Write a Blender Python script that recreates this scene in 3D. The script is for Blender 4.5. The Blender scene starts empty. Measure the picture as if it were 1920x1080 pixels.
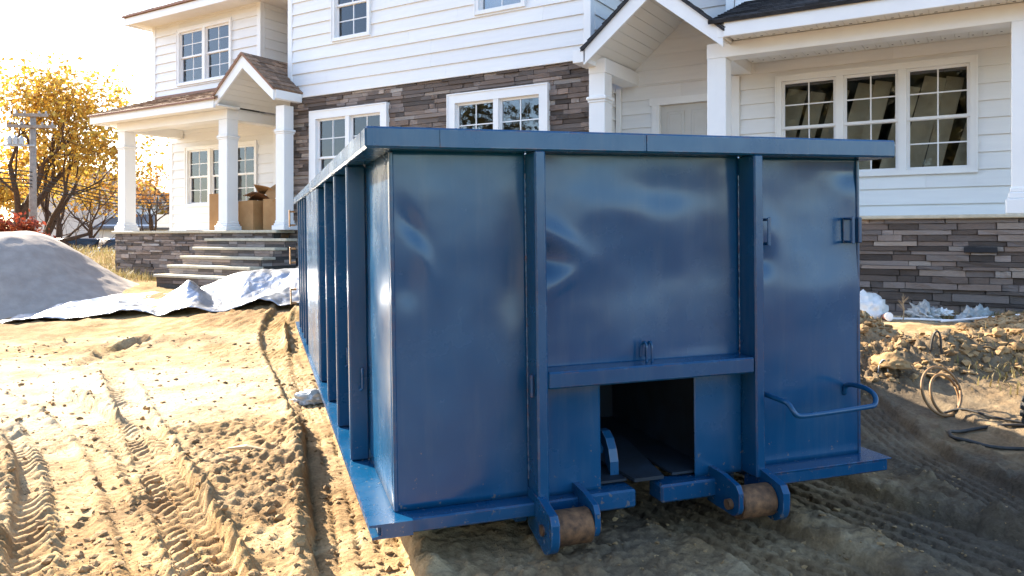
import bpy, bmesh, math, random
import numpy as np
from mathutils import Vector, Matrix
R = math.radians
scene = bpy.context.scene
COL = scene.collection
random.seed(7)

# ------------------------------------------------------------------ camera, sky, sun, exposure
CAMZ = 1.25
YAW = R(32)
cam_d = bpy.data.cameras.new('camera'); cam = bpy.data.objects.new('camera', cam_d); COL.objects.link(cam)
cam.location = (0, 0, CAMZ); cam.rotation_euler = (R(90), 0, YAW)
cam_d.sensor_width = 36; cam_d.lens = 27.19; cam_d.shift_y = -0.0495
cam_d.clip_start = 0.05; cam_d.clip_end = 2000
scene.camera = cam

SUN_AZ, SUN_EL = R(-83), R(29)           # azimuth clockwise from +Y
w = bpy.data.worlds.new('World'); scene.world = w; w.use_nodes = True
nt = w.node_tree; nt.nodes.clear()
sky = nt.nodes.new('ShaderNodeTexSky'); sky.sky_type = 'NISHITA'; sky.sun_disc = False
sky.sun_elevation = SUN_EL; sky.sun_rotation = SUN_AZ % (2*math.pi)
sky.air_density = 1.0; sky.dust_density = 1.2; sky.ozone_density = 2.0
bg = nt.nodes.new('ShaderNodeBackground'); bg.inputs[1].default_value = 0.125
ow = nt.nodes.new('ShaderNodeOutputWorld')
nt.links.new(sky.outputs[0], bg.inputs[0]); nt.links.new(bg.outputs[0], ow.inputs[0])
sd = bpy.data.lights.new('sun', 'SUN'); sd.energy = 5.0; sd.angle = R(0.5); sd.color = (1.0, 0.88, 0.70)
so = bpy.data.objects.new('sun', sd); COL.objects.link(so)
SDIR = Vector((math.sin(SUN_AZ)*math.cos(SUN_EL), math.cos(SUN_AZ)*math.cos(SUN_EL), math.sin(SUN_EL)))
so.rotation_euler = SDIR.to_track_quat('Z', 'Y').to_euler(); so.location = (-20, 5, 20)
vs = scene.view_settings
vs.view_transform = 'Standard'; vs.look = 'None'; vs.gamma = 1.0; vs.use_curve_mapping = False
vs.exposure = 2.2
scene.cycles.max_bounces = 8; scene.cycles.transparent_max_bounces = 16

# ------------------------------------------------------------------ helpers
def c2w(x, d, z=0.0):
    """right / forward of the camera's heading -> world"""
    return Vector((x*math.cos(YAW) - d*math.sin(YAW), x*math.sin(YAW) + d*math.cos(YAW), z))
def at(px, py, d):
    """a point of the photograph at forward distance d"""
    return c2w((px-960)/1450*d, d, CAMZ - (py-445)/1450*d)

def tag(o, label=None, cat=None, group=None, kind=None):
    if label: o['label'] = label
    if cat: o['category'] = cat
    if group: o['group'] = group
    if kind: o['kind'] = kind
    return o
def empty(name, loc, rot=(0, 0, 0), label=None, cat=None, group=None):
    o = bpy.data.objects.new(name, None); COL.objects.link(o)
    o.location = loc; o.rotation_euler = rot; o.empty_display_size = 0.2
    return tag(o, label, cat, group)

class MB:
    def __init__(self): self.v = []; self.f = []
    def add(self, vs, fs):
        n = len(self.v); self.v += [tuple(p) for p in vs]; self.f += [tuple(i+n for i in f) for f in fs]; return self
    def box(self, x0, x1, y0, y1, z0, z1):
        return self.add([(x0,y0,z0),(x1,y0,z0),(x1,y1,z0),(x0,y1,z0),(x0,y0,z1),(x1,y0,z1),(x1,y1,z1),(x0,y1,z1)],
            [(0,3,2,1),(4,5,6,7),(0,1,5,4),(1,2,6,5),(2,3,7,6),(3,0,4,7)])
    def bbox(self, x0, x1, y0, y1, z0, z1, b=0.006):
        """box with all edges chamfered"""
        b = min(b, (x1-x0)*.45, (y1-y0)*.45, (z1-z0)*.45)
        bm = bmesh.new()
        r = bmesh.ops.create_cube(bm, size=1)
        for v in bm.verts:
            v.co = Vector(((x0+x1)/2+v.co.x*(x1-x0), (y0+y1)/2+v.co.y*(y1-y0), (z0+z1)/2+v.co.z*(z1-z0)))
        bmesh.ops.bevel(bm, geom=list(bm.edges), offset=b, segments=1, affect='EDGES', profile=.5)
        bm.verts.index_update()
        self.add([v.co[:] for v in bm.verts], [[v.index for v in f.verts] for f in bm.faces]); bm.free(); return self
    def prism(self, pts, ax, a0, a1):
        """polygon extruded along axis ax (0,1,2); pts are the two other coords in order"""
        def mk(p, a):
            l = list(p); l.insert(ax, a); return tuple(l)
        n = len(pts)
        return self.add([mk(p, a0) for p in pts]+[mk(p, a1) for p in pts],
            [tuple(range(n))[::-1], tuple(range(n, 2*n))]+[(i, (i+1) % n, n+(i+1) % n, n+i) for i in range(n)])
    def tube(self, pts, r, n=8, cap=True):
        pts = [Vector(p) for p in pts]; rs = r if isinstance(r, (list, tuple)) else [r]*len(pts)
        base = len(self.v); up = None
        for i, p in enumerate(pts):
            t = (pts[min(i+1, len(pts)-1)]-pts[max(i-1, 0)])
            if t.length < 1e-9: t = Vector((0, 0, 1))
            t.normalize()
            if up is None:
                up = Vector((0, 0, 1)) if abs(t.z) < .9 else Vector((1, 0, 0))
            u = up - t*up.dot(t)
            if u.length < 1e-6: u = t.orthogonal()
            u.normalize(); up = u; v = t.cross(u)
            for k in range(n):
                a = 2*math.pi*k/n
                self.v.append(tuple(p+(u*math.cos(a)+v*math.sin(a))*rs[i]))
        for i in range(len(pts)-1):
            for k in range(n):
                a = base+i*n+k; b = base+i*n+(k+1) % n
                self.f.append((a, b, b+n, a+n))
        if cap:
            self.f.append(tuple(base+k for k in range(n))[::-1]); self.f.append(tuple(base+(len(pts)-1)*n+k for k in range(n)))
        return self
    def lathe(self, prof, ax, c, n=24):
        """profile [(r, a)] turned about axis ax through c"""
        base = len(self.v); o = [i for i in range(3) if i != ax]
        for r, a in prof:
            for k in range(n):
                t = 2*math.pi*k/n; p = [0, 0, 0]; p[ax] = c[ax]+a; p[o[0]] = c[o[0]]+r*math.cos(t); p[o[1]] = c[o[1]]+r*math.sin(t)
                self.v.append(tuple(p))
        for i in range(len(prof)-1):
            for k in range(n):
                a = base+i*n+k; b = base+i*n+(k+1) % n
                self.f.append((a, b, b+n, a+n))
        self.f.append(tuple(base+k for k in range(n))); self.f.append(tuple(base+(len(prof)-1)*n+k for k in range(n)))
        return self
    def mesh(self, name, smooth=False):
        me = bpy.data.meshes.new(name); me.from_pydata(self.v, [], self.f)
        bm = bmesh.new(); bm.from_mesh(me); bmesh.ops.recalc_face_normals(bm, faces=bm.faces); bm.to_mesh(me); bm.free()
        if smooth: me.polygons.foreach_set('use_smooth', [True]*len(me.polygons))
        me.update(); return me
    def build(self, name, mat, parent=None, loc=(0, 0, 0), smooth=False, **kw):
        return mobj(name, self.mesh(name, smooth), mat, parent, loc, **kw)
def mobj(name, me, mat, parent=None, loc=(0, 0, 0), label=None, cat=None, group=None, kind=None):
    if mat is not None and len(me.materials) == 0: me.materials.append(M[mat] if isinstance(mat, str) else mat)
    o = bpy.data.objects.new(name, me); COL.objects.link(o); o.location = loc
    if parent is not None: o.parent = parent
    return tag(o, label, cat, group, kind)
def smooth_angle(o, deg=35):
    me = o.data; me.polygons.foreach_set('use_smooth', [True]*len(me.polygons))
    bm = bmesh.new(); bm.from_mesh(me)
    for e in bm.edges:
        e.smooth = not (len(e.link_faces) != 2 or e.calc_face_angle(0) > R(deg))
    bm.to_mesh(me); bm.free(); return o

# numpy value noise
def _h(i, j, s):
    n = (i.astype(np.int64)*374761393 + j.astype(np.int64)*668265263 + s*1442695041) & 0x7fffffff
    n = ((n ^ (n >> 13))*1274126177) & 0x7fffffff
    return ((n ^ (n >> 16)) & 0xffff)/65535.0
def vnoise(x, y, s=0):
    i = np.floor(x); j = np.floor(y); fx = x-i; fy = y-j
    fx = fx*fx*fx*(fx*(fx*6-15)+10); fy = fy*fy*fy*(fy*(fy*6-15)+10)
    a = _h(i, j, s); b = _h(i+1, j, s); c = _h(i, j+1, s); d = _h(i+1, j+1, s)
    return (a*(1-fx)+b*fx)*(1-fy)+(c*(1-fx)+d*fx)*fy
def fbm(x, y, s=0, oct=4, gain=.5):
    t = 0; amp = 1; tot = 0
    for k in range(oct):
        t = t+amp*(vnoise(x*2.03**k+k*17.3, y*2.03**k-k*9.1, s+k)-.5); tot += amp; amp *= gain
    return t/tot*2
def sstep(a, b, x):
    t = np.clip((x-a)/(b-a), 0, 1); return t*t*(3-2*t)

# ------------------------------------------------------------------ materials
M = {}
class Nd:
    def __init__(self, name):
        self.m = bpy.data.materials.new(name); self.m.use_nodes = True; M[name] = self.m
        self.t = self.m.node_tree; self.p = self.t.nodes['Principled BSDF']; self.out = self.t.nodes['Material Output']
    def n(self, typ, **kw):
        nd = self.t.nodes.new('ShaderNode'+typ)
        for k, v in kw.items():
            if k.startswith('i_'): nd.inputs[k[2:].replace('_', ' ')].default_value = v
            else: setattr(nd, k, v)
        return nd
    def l(self, a, b): self.t.links.new(a, b); return self
    def coord(self, which='Object', scale=(1, 1, 1)):
        tc = self.n('TexCoord'); mp = self.n('Mapping'); mp.inputs['Scale'].default_value = scale
        self.l(tc.outputs[which], mp.inputs[0]); return mp.outputs[0]
    def noise(self, vec, scale, detail=4, rough=.55, dist=0):
        nd = self.n('TexNoise'); nd.inputs['Scale'].default_value = scale; nd.inputs['Detail'].default_value = detail
        nd.inputs['Roughness'].default_value = rough; nd.inputs['Distortion'].default_value = dist
        if vec is not None: self.l(vec, nd.inputs['Vector'])
        return nd.outputs['Fac']
    def ramp(self, fac, stops):
        r = self.n('ValToRGB'); e = r.color_ramp.elements
        while len(e) < len(stops): e.new(.5)
        for k, (p, c) in enumerate(stops):
            e[k].position = p; e[k].color = (*c, 1) if len(c) == 3 else c
        self.l(fac, r.inputs[0]); return r.outputs[0]
    def mix(self, fac, a, b, mode='MIX'):
        m = self.n('MixRGB', blend_type=mode)
        for s, v in ((0, fac), (1, a), (2, b)):
            if isinstance(v, (int, float)): m.inputs[s].default_value = v
            elif isinstance(v, tuple): m.inputs[s].default_value = (*v, 1)
            else: self.l(v, m.inputs[s])
        return m.outputs[0]
    def math(self, op, a, b=0.5):
        m = self.n('Math', operation=op)
        for s, v in ((0, a), (1, b)):
            if isinstance(v, (int, float)): m.inputs[s].default_value = v
            else: self.l(v, m.inputs[s])
        return m.outputs[0]
    def bump(self, h, strength=.3, dist=.01):
        b = self.n('Bump'); b.inputs['Strength'].default_value = strength; b.inputs['Distance'].default_value = dist
        self.l(h, b.inputs['Height']); self.l(b.outputs[0], self.p.inputs['Normal']); return self
    def set(self, **kw):
        for k, v in kw.items():
            s = self.p.inputs[k.replace('_', ' ')]
            if isinstance(v, (int, float)): s.default_value = v
            elif isinstance(v, tuple): s.default_value = (*v, 1) if len(v) == 3 else v
            else: self.l(v, s)
        return self
g8 = lambda v: (v, v, v)

def plain(name, c1, c2, scale=8, rough=.6, bump=.15, metallic=0, dist=.004, island=0.0, spec=.5):
    N = Nd(name); v = N.coord()
    f = N.noise(v, scale, 5)
    col = N.ramp(f, [(.3, c1), (.7, c2)])
    if island:
        oi = N.n('ObjectInfo'); ge = N.n('NewGeometry')
        wn = N.n('TexWhiteNoise', noise_dimensions='2D')
        cx = N.n('CombineXYZ'); N.l(oi.outputs['Random'], cx.inputs[0]); N.l(ge.outputs['Random Per Island'], cx.inputs[1])
        N.l(cx.outputs[0], wn.inputs['Vector'])
        br = N.math('ADD', N.math('MULTIPLY', wn.outputs['Value'], island), 1-island/2)
        col = N.mix(1.0, col, br, 'MULTIPLY')
    N.set(Base_Color=col, Roughness=rough, Metallic=metallic)
    N.p.inputs['Specular IOR Level'].default_value = spec
    if bump: N.bump(N.noise(v, scale*6, 4), bump, dist)
    return N

# blue paint of the container: gloss varies, rust chips, dust specks
def paint(name, c1, c2, rough):
    N = Nd(name); v = N.coord()
    f = N.noise(v, 1.6, 5); col = N.ramp(f, [(.35, c1), (.7, c2)])
    chip = N.ramp(N.noise(v, 26, 8, .7), [(.70, g8(0)), (.72, g8(1))])
    zone = N.ramp(N.noise(v, 2.3, 3), [(.5, g8(0)), (.62, g8(1))])
    ch = N.mix(1.0, chip, zone, 'MULTIPLY')
    rust = N.ramp(N.noise(v, 40, 4), [(.35, (.05, .016, .006)), (.65, (.19, .06, .018))])
    sp = N.ramp(N.noise(v, 75, 3, .6), [(.76, g8(0)), (.79, g8(1))])
    col = N.mix(N.math('MULTIPLY', sp, .5), col, (.36, .38, .38))
    col = N.mix(N.math('MULTIPLY', N.ramp(N.noise(N.coord('Object', (6, 6, .7)), 2.4, 6, .65), [(.5, g8(0)), (.8, g8(1))]), .13), col, (.16, .18, .19))
    col = N.mix(ch, col, rust)
    # worn edges: paint scuffed pale, here and there down to rust
    bv = N.n('Bevel', samples=4); bv.inputs['Radius'].default_value = .010
    ge = N.n('NewGeometry'); dt = N.n('VectorMath', operation='DOT_PRODUCT'); N.l(bv.outputs[0], dt.inputs[0]); N.l(ge.outputs['Normal'], dt.inputs[1])
    edge = N.ramp(dt.outputs['Value'], [(.80, g8(1)), (.97, g8(0))])
    wz = N.ramp(N.noise(v, 9, 7, .7), [(.46, g8(0)), (.56, g8(1))])
    em = N.mix(1.0, edge, wz, 'MULTIPLY')
    ecol = N.mix(N.ramp(N.noise(v, 15, 4), [(.45, g8(0)), (.55, g8(1))]), (.10, .17, .25), (.16, .055, .02))
    col = N.mix(N.math('MULTIPLY', em, .85), col, ecol)
    # mud flicked up onto the lower sheets
    sx = N.n('SeparateXYZ'); N.l(v, sx.inputs[0])
    low = N.n('MapRange'); N.l(sx.outputs[2], low.inputs[0]); low.inputs[1].default_value = .05; low.inputs[2].default_value = .75; low.inputs[3].default_value = .60; low.inputs[4].default_value = .80
    mud = N.math('GREATER_THAN', N.noise(v, 34, 5, .68), low.outputs[0])
    col = N.mix(N.math('MULTIPLY', mud, .55), col, (.20, .15, .10))
    # rust tears running down
    rt = N.n('Mapping'); rt.inputs['Scale'].default_value = (16, 16, .8); N.l(v, rt.inputs[0])
    run = N.ramp(N.noise(rt.outputs[0], 1.0, 5, .6), [(.68, g8(0)), (.76, g8(1))])
    col = N.mix(N.math('MULTIPLY', N.mix(1.0, run, zone, 'MULTIPLY'), .45), col, (.10, .045, .02))
    # long thin scratches
    sc = N.n('Mapping'); sc.inputs['Rotation'].default_value = (.3, .5, .2); sc.inputs['Scale'].default_value = (1.2, 9, 60); N.l(v, sc.inputs[0])
    scr = N.ramp(N.noise(sc.outputs[0], 1.0, 4, .6), [(.70, g8(0)), (.72, g8(1))])
    scr = N.mix(1.0, scr, N.ramp(N.noise(v, 1.9, 2), [(.5, g8(0)), (.6, g8(1))]), 'MULTIPLY')
    col = N.mix(N.math('MULTIPLY', scr, .35), col, (.22, .26, .30))
    rr = N.ramp(N.noise(v, 3.1, 6, .6), [(.3, g8(rough-.09)), (.75, g8(rough+.14))])
    rr = N.mix(ch, rr, g8(.8))
    N.set(Base_Color=col, Roughness=rr)
    N.p.inputs['Specular IOR Level'].default_value = .42
    N.p.inputs['Coat Weight'].default_value = .05; N.p.inputs['Coat Roughness'].default_value = .12
    N.bump(N.noise(v, 55, 3), .06, .002)
paint('blue_paint', (.002, .046, .120), (.005, .066, .157), .22)
plain('dark_blue', (.006, .009, .014), (.012, .026, .045), 6, .7, .2)  # near-black blue for the hook pocket and pull plate
plain('rusty_steel', (.055, .03, .018), (.24, .12, .055), 30, .72, .4, .35)
plain('brass_hinge', (.25, .12, .05), (.5, .3, .14), 25, .5, .2, .4)
plain('dark_hollow', (.01, .011, .014), (.022, .022, .025), 10, .85, .1)

# house
N = Nd('white_siding'); v = N.coord('Object', (1, 1, 9))
col = N.ramp(N.noise(v, 2.2, 5), [(.25, (.74, .74, .74)), (.75, (.80, .80, .79))])
oi = N.n('ObjectInfo'); col = N.mix(1.0, col, N.math('ADD', N.math('MULTIPLY', oi.outputs['Random'], .07), .95), 'MULTIPLY')
N.set(Base_Color=col, Roughness=.42); N.bump(N.noise(v, 11, 5), .12, .004)
plain('white_trim', (.77, .77, .77), (.82, .82, .81), 3, .38, .03)
plain('white_vinyl', (.78, .78, .79), (.82, .82, .82), 3, .3, 0)
N = Nd('soffit'); v = N.coord()
N.set(Base_Color=(.76, .755, .73), Roughness=.5); N.bump(N.noise(v, 30, 2), .05, .003)
plain('door_paint', (.52, .50, .46), (.58, .56, .52), 4, .45, .05)
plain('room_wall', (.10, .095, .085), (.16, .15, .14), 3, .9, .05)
plain('limestone', (.42, .37, .27), (.56, .5, .38), 14, .75, .35)
plain('curtain', (.24, .14, .07), (.36, .24, .13), 5, .9, .1)
def stone(name):
    N = Nd(name); v = N.coord()
    oi = N.n('ObjectInfo'); ge = N.n('NewGeometry')
    cx = N.n('CombineXYZ'); N.l(oi.outputs['Random'], cx.inputs[0]); N.l(ge.outputs['Random Per Island'], cx.inputs[1])
    wn = N.n('TexWhiteNoise', noise_dimensions='2D'); N.l(cx.outputs[0], wn.inputs['Vector'])
    base = N.ramp(wn.outputs['Value'], [(0, (.075, .06, .052)), (.25, (.14, .11, .093)), (.55, (.235, .183, .155)), (.8, (.33, .262, .222)), (1, (.44, .375, .32))])
    tint = N.ramp(wn.outputs['Color'], [(.2, (1.0, .93, .87)), (.8, (.92, .96, 1.0))])
    base = N.mix(1.0, base, tint, 'MULTIPLY')
    vv = N.n('VectorMath', operation='ADD'); N.l(v, vv.inputs[0]); N.l(wn.outputs['Color'], vv.inputs[1])
    st = N.n('Mapping'); st.inputs['Scale'].default_value = (3, 3, 26); N.l(vv.outputs[0], st.inputs[0])
    f = N.noise(st.outputs[0], 2.4, 6, .65)
    col = N.mix(1.0, base, N.ramp(f, [(.25, g8(.62)), (.75, g8(1.3))]), 'MULTIPLY')
    N.set(Base_Color=col, Roughness=.85); N.bump(f, .8, .02)
stone('ledge_stone')
plain('mortar', (.05, .045, .04), (.085, .075, .065), 20, .95, .3)
plain('brown_shingle', (.15, .092, .062), (.31, .20, .13), 14, .92, .5, island=.7)
plain('black_shingle', (.012, .013, .016), (.035, .036, .042), 14, .9, .5, island=.8)
plain('drip_edge', (.20, .085, .05), (.28, .12, .07), 8, .6, .1)

# glass: sees into the room, mirrors the sky
N = Nd('window_glass'); N.t.nodes.remove(N.p)
tr = N.n('BsdfTransparent'); tr.inputs[0].default_value = (.88, .90, .90, 1)
gl = N.n('BsdfGlossy'); gl.inputs['Roughness'].default_value = .0; gl.inputs[0].default_value = (.92, .94, 1, 1)
geo = N.coord(); bp = N.n('Bump'); bp.inputs['Strength'].default_value = .02; bp.inputs['Distance'].default_value = .02
N.l(N.noise(geo, 2.0, 2), bp.inputs['Height']); N.l(bp.outputs[0], gl.inputs['Normal'])
fr = N.n('Fresnel'); fr.inputs[0].default_value = 1.55
fac = N.math('MINIMUM', N.math('ADD', N.math('MULTIPLY', fr.outputs[0], 1.15), .01), 1.0)
mx = N.n('MixShader'); N.l(fac, mx.inputs[0]); N.l(tr.outputs[0], mx.inputs[1]); N.l(gl.outputs[0], mx.inputs[2]); N.l(mx.outputs[0], N.out.inputs[0])

# sandy soil: dry pale patches and browner crumbs
N = Nd('sandy_soil'); v = N.coord('Object')
big = N.noise(v, .55, 4, .5); mid = N.noise(v, 4.5, 6, .62); fine = N.noise(v, 42, 6, .7)
c = N.ramp(mid, [(.28, (.20, .115, .048)), (.48, (.34, .215, .098)), (.68, (.50, .365, .20))])
pale = N.ramp(big, [(.44, g8(0)), (.62, g8(1))])
churn = N.n('Attribute', attribute_name='churn')
c = N.mix(N.math('MULTIPLY', churn.outputs['Fac'], .8), c, N.mix(mid, (.15, .082, .032), (.31, .19, .085)))
at_ = N.n('Attribute', attribute_name='dry')
c = N.mix(N.math('MULTIPLY', at_.outputs['Fac'], .85), c, N.mix(mid, (.50, .40, .26), (.66, .56, .40)))
shade_tone = N.n('Attribute', attribute_name='shade_tone')
c = N.mix(N.math('MULTIPLY', shade_tone.outputs['Fac'], .9), c, N.mix(mid, (.066, .052, .037), (.125, .10, .073)))  # greyer churned soil, with the container's shade painted into its colour
c = N.mix(1.0, c, N.ramp(fine, [(.3, g8(.72)), (.7, g8(1.2))]), 'MULTIPLY')
grs = N.n('Attribute', attribute_name='grass')
gcol = N.ramp(N.noise(v, 9, 6, .7), [(.3, (.10, .06, .02)), (.5, (.24, .15, .05)), (.7, (.33, .24, .09))])
c = N.mix(N.math('MULTIPLY', grs.outputs['Fac'], .9), c, gcol)
N.set(Base_Color=c, Roughness=.95); N.p.inputs['Specular IOR Level'].default_value = .15
hb = N.math('ADD', N.math('MULTIPLY', mid, 1.2), N.math('MULTIPLY', fine, .55))
N.bump(hb, .9, .024)
plain('clod_soil', (.17, .095, .038), (.36, .235, .11), 9, .95, .6, island=.5, dist=.01)
plain('grey_sand', (.30, .25, .215), (.40, .34, .295), 5, .95, .45, dist=.01)
N = Nd('foil_sheet'); v = N.coord()
N.set(Base_Color=N.ramp(N.noise(v, 2.2, 4), [(.3, (.34, .36, .40)), (.7, (.45, .47, .50))]), Roughness=.36, Metallic=.75)
vo = N.n('TexVoronoi', feature='DISTANCE_TO_EDGE'); vo.inputs['Scale'].default_value = 7; N.l(v, vo.inputs['Vector'])
N.bump(N.math('ADD', N.math('MULTIPLY', vo.outputs['Distance'], 1.6), N.math('MULTIPLY', N.noise(v, 38, 4), .35)), .5, .02)
plain('plastic_bag', (.62, .62, .60), (.78, .78, .76), 12, .35, .3)
plain('clear_plastic', (.30, .33, .32), (.48, .5, .49), 9, .3, .4)
plain('cup_white', (.75, .74, .72), (.8, .8, .78), 9, .5, .0)
plain('cup_brown', (.10, .04, .035), (.14, .06, .05), 9, .5, .0)
plain('cardboard', (.32, .165, .06), (.42, .235, .095), 4, .8, .12)
plain('cardboard_dark', (.14, .06, .025), (.24, .115, .05), 6, .8, .12)
plain('bare_wood', (.32, .23, .13), (.45, .34, .2), 6, .8, .25, island=.3)
plain('blind', (.60, .58, .60), (.66, .64, .66), 3, .8, 0)
plain('plywood', (.58, .48, .33), (.76, .66, .48), 5, .75, .2, island=.4)
plain('rubber', (.016, .016, .017), (.035, .034, .033), 30, .75, .3)
plain('hose_rust', (.17, .085, .032), (.30, .17, .07), 18, .6, .3)
plain('hose_black', (.02, .018, .016), (.05, .045, .04), 18, .55, .2)
plain('bark', (.045, .026, .017), (.11, .065, .04), 12, .95, .6, dist=.03)
plain('pole_wood', (.22, .18, .155), (.33, .28, .24), 9, .9, .4)
plain('steel_grey', (.35, .36, .37), (.48, .49, .5), 9, .5, .1, .3)
plain('wire_black', (.02, .018, .017), (.03, .03, .03), 9, .7, 0)
plain('far_white_wall', (.66, .65, .63), (.72, .71, .69), 2, .7, .05)
plain('far_roof', (.10, .045, .032), (.16, .075, .052), 3, .9, .2)
plain('far_grey_roof', (.12, .115, .11), (.18, .17, .165), 3, .9, .2)
plain('dark_glass', (.012, .014, .018), (.02, .022, .026), 3, .08, 0)
plain('car_dark', (.07, .035, .03), (.09, .045, .04), 3, .25, 0)
plain('car_silver', (.5, .51, .52), (.56, .57, .58), 3, .28, 0, .6)
plain('car_red', (.10, .018, .016), (.13, .025, .02), 3, .25, 0)
def leafmat(name, stops, trans=.45):
    N = Nd(name); ge = N.n('NewGeometry')
    col = N.ramp(ge.outputs['Random Per Island'], stops)
    N.set(Base_Color=col, Roughness=.6)
    t = N.n('BsdfTranslucent'); N.l(col, t.inputs[0]); mx = N.n('MixShader'); mx.inputs[0].default_value = trans
    N.l(N.p.outputs[0], mx.inputs[1]); N.l(t.outputs[0], mx.inputs[2]); N.l(mx.outputs[0], N.out.inputs[0])
leafmat('gold_leaf', [(0, (.34, .15, .02)), (.4, (.52, .30, .04)), (.75, (.58, .39, .07)), (1, (.36, .28, .06))], .45)
leafmat('orange_leaf', [(0, (.26, .10, .025)), (.5, (.45, .22, .05)), (1, (.50, .28, .07))], .45)
leafmat('red_leaf', [(0, (.16, .025, .012)), (.6, (.32, .06, .025)), (1, (.36, .12, .04))])
leafmat('olive_leaf', [(0, (.03, .03, .012)), (.6, (.06, .055, .018)), (1, (.11, .085, .025))], .25)
leafmat('dry_grass', [(0, (.16, .11, .04)), (.6, (.34, .26, .11)), (1, (.20, .20, .07))], .3)
# ------------------------------------------------------------------ ground
def px_ground(px, py, z=0.0):
    d = (CAMZ-z)*1450/(py-445); return ((px-960)/1450*d, d)
def track(pts, width, depth, kind, bank=.025, amp=.02):
    return dict(p=[px_ground(*q) for q in pts], w=width, dep=depth, kind=kind, bank=bank, amp=amp)
TRACKS = [
    track([(725, 1250), (690, 1080), (655, 920), (625, 800), (597, 715), (575, 655), (560, 618)], .40, .055, 'dots', .045, .022),
    track([(2300, 1250), (1920, 1045), (1720, 975), (1540, 915), (1400, 865), (1250, 800)], .56, .045, 'waves', .03, .034),
    track([(1800, 1200), (1620, 1090), (1440, 1010), (1250, 935), (1100, 880)], .50, .035, 'waves', .025, .032),
    track([(420, 1240), (345, 1080), (290, 960), (240, 860), (190, 800), (120, 757), (40, 722)], .34, .055, 'lines', .045, .02),
    track([(420, 1120), (350, 975), (305, 880), (265, 800), (232, 735), (212, 690)], .20, .035, 'chevron', .03, .028),
    track([(120, 1150), (95, 1010), (105, 920), (90, 850), (50, 790)], .32, .035, 'chevron', .03, .022),
    track([(240, 1150), (190, 1000), (160, 900), (130, 830), (60, 775)], .30, .03, 'lines', .03, .014),
    track([(2050, 1010), (1900, 945), (1760, 865), (1640, 790), (1560, 740)], .34, .03, 'waves', .02, .03),
    track([(2100, 900), (1920, 850), (1780, 800), (1660, 755)], .3, .025, 'chevron', .02, .012),
    track([(540, 610), (500, 640), (545, 700), (590, 790)], .26, .03, 'waves', .02, .02),
    track([(300, 650), (225, 655), (190, 672), (120, 700)], .22, .03, 'chevron', .03, .02),
]
def seg_coords(x, d, pts):
    """distance along and signed distance across a polyline"""
    best = np.full(x.shape, 1e9); S = np.zeros(x.shape); T = np.zeros(x.shape); acc = 0
    # smooth the polyline
    P = np.array(pts)
    for _ in range(2):
        Q = [P[0]]
        for a, b in zip(P[:-1], P[1:]): Q += [a*.75+b*.25, a*.25+b*.75]
        P = np.array(Q+[P[-1]])
    for a, b in zip(P[:-1], P[1:]):
        v = b-a; L = np.hypot(*v)
        if L < 1e-6: continue
        v = v/L; rx = x-a[0]; rd = d-a[1]
        s = np.clip(rx*v[0]+rd*v[1], 0, L); ex = rx-s*v[0]; ed = rd-s*v[1]; q = ex*ex+ed*ed
        m = q < best
        best = np.where(m, q, best); S = np.where(m, acc+s, S); T = np.where(m, rx*v[1]-rd*v[0], T); acc += L
    return S, T, np.sqrt(best), acc
MOUNDS = [(2.92, 6.95, .27, .42, .34), (2.75, 6.1, .12, .35, .3), (3.35, 6.15, .15, .45, .28), (3.95, 6.25, .10, .5, .3), (4.6, 7.0, .11, .4, .35),
          (5.4, 7.2, .15, .6, .4), (4.3, 6.0, .06, .5, .3), (-5.6, 7.2, .07, .8, .4), (-4.0, 8.9, .10, 1.0, .3), (-2.7, 4.1, .05, .5, .4), (-1.2, 4.6, .05, .25, .5),
          (-10.3, 18.6, .50, 3.0, 1.7), (-14.5, 19.5, .45, 3.0, 2.0), (-7.4, 17.5, .35, 1.5, 1.2)]
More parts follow.
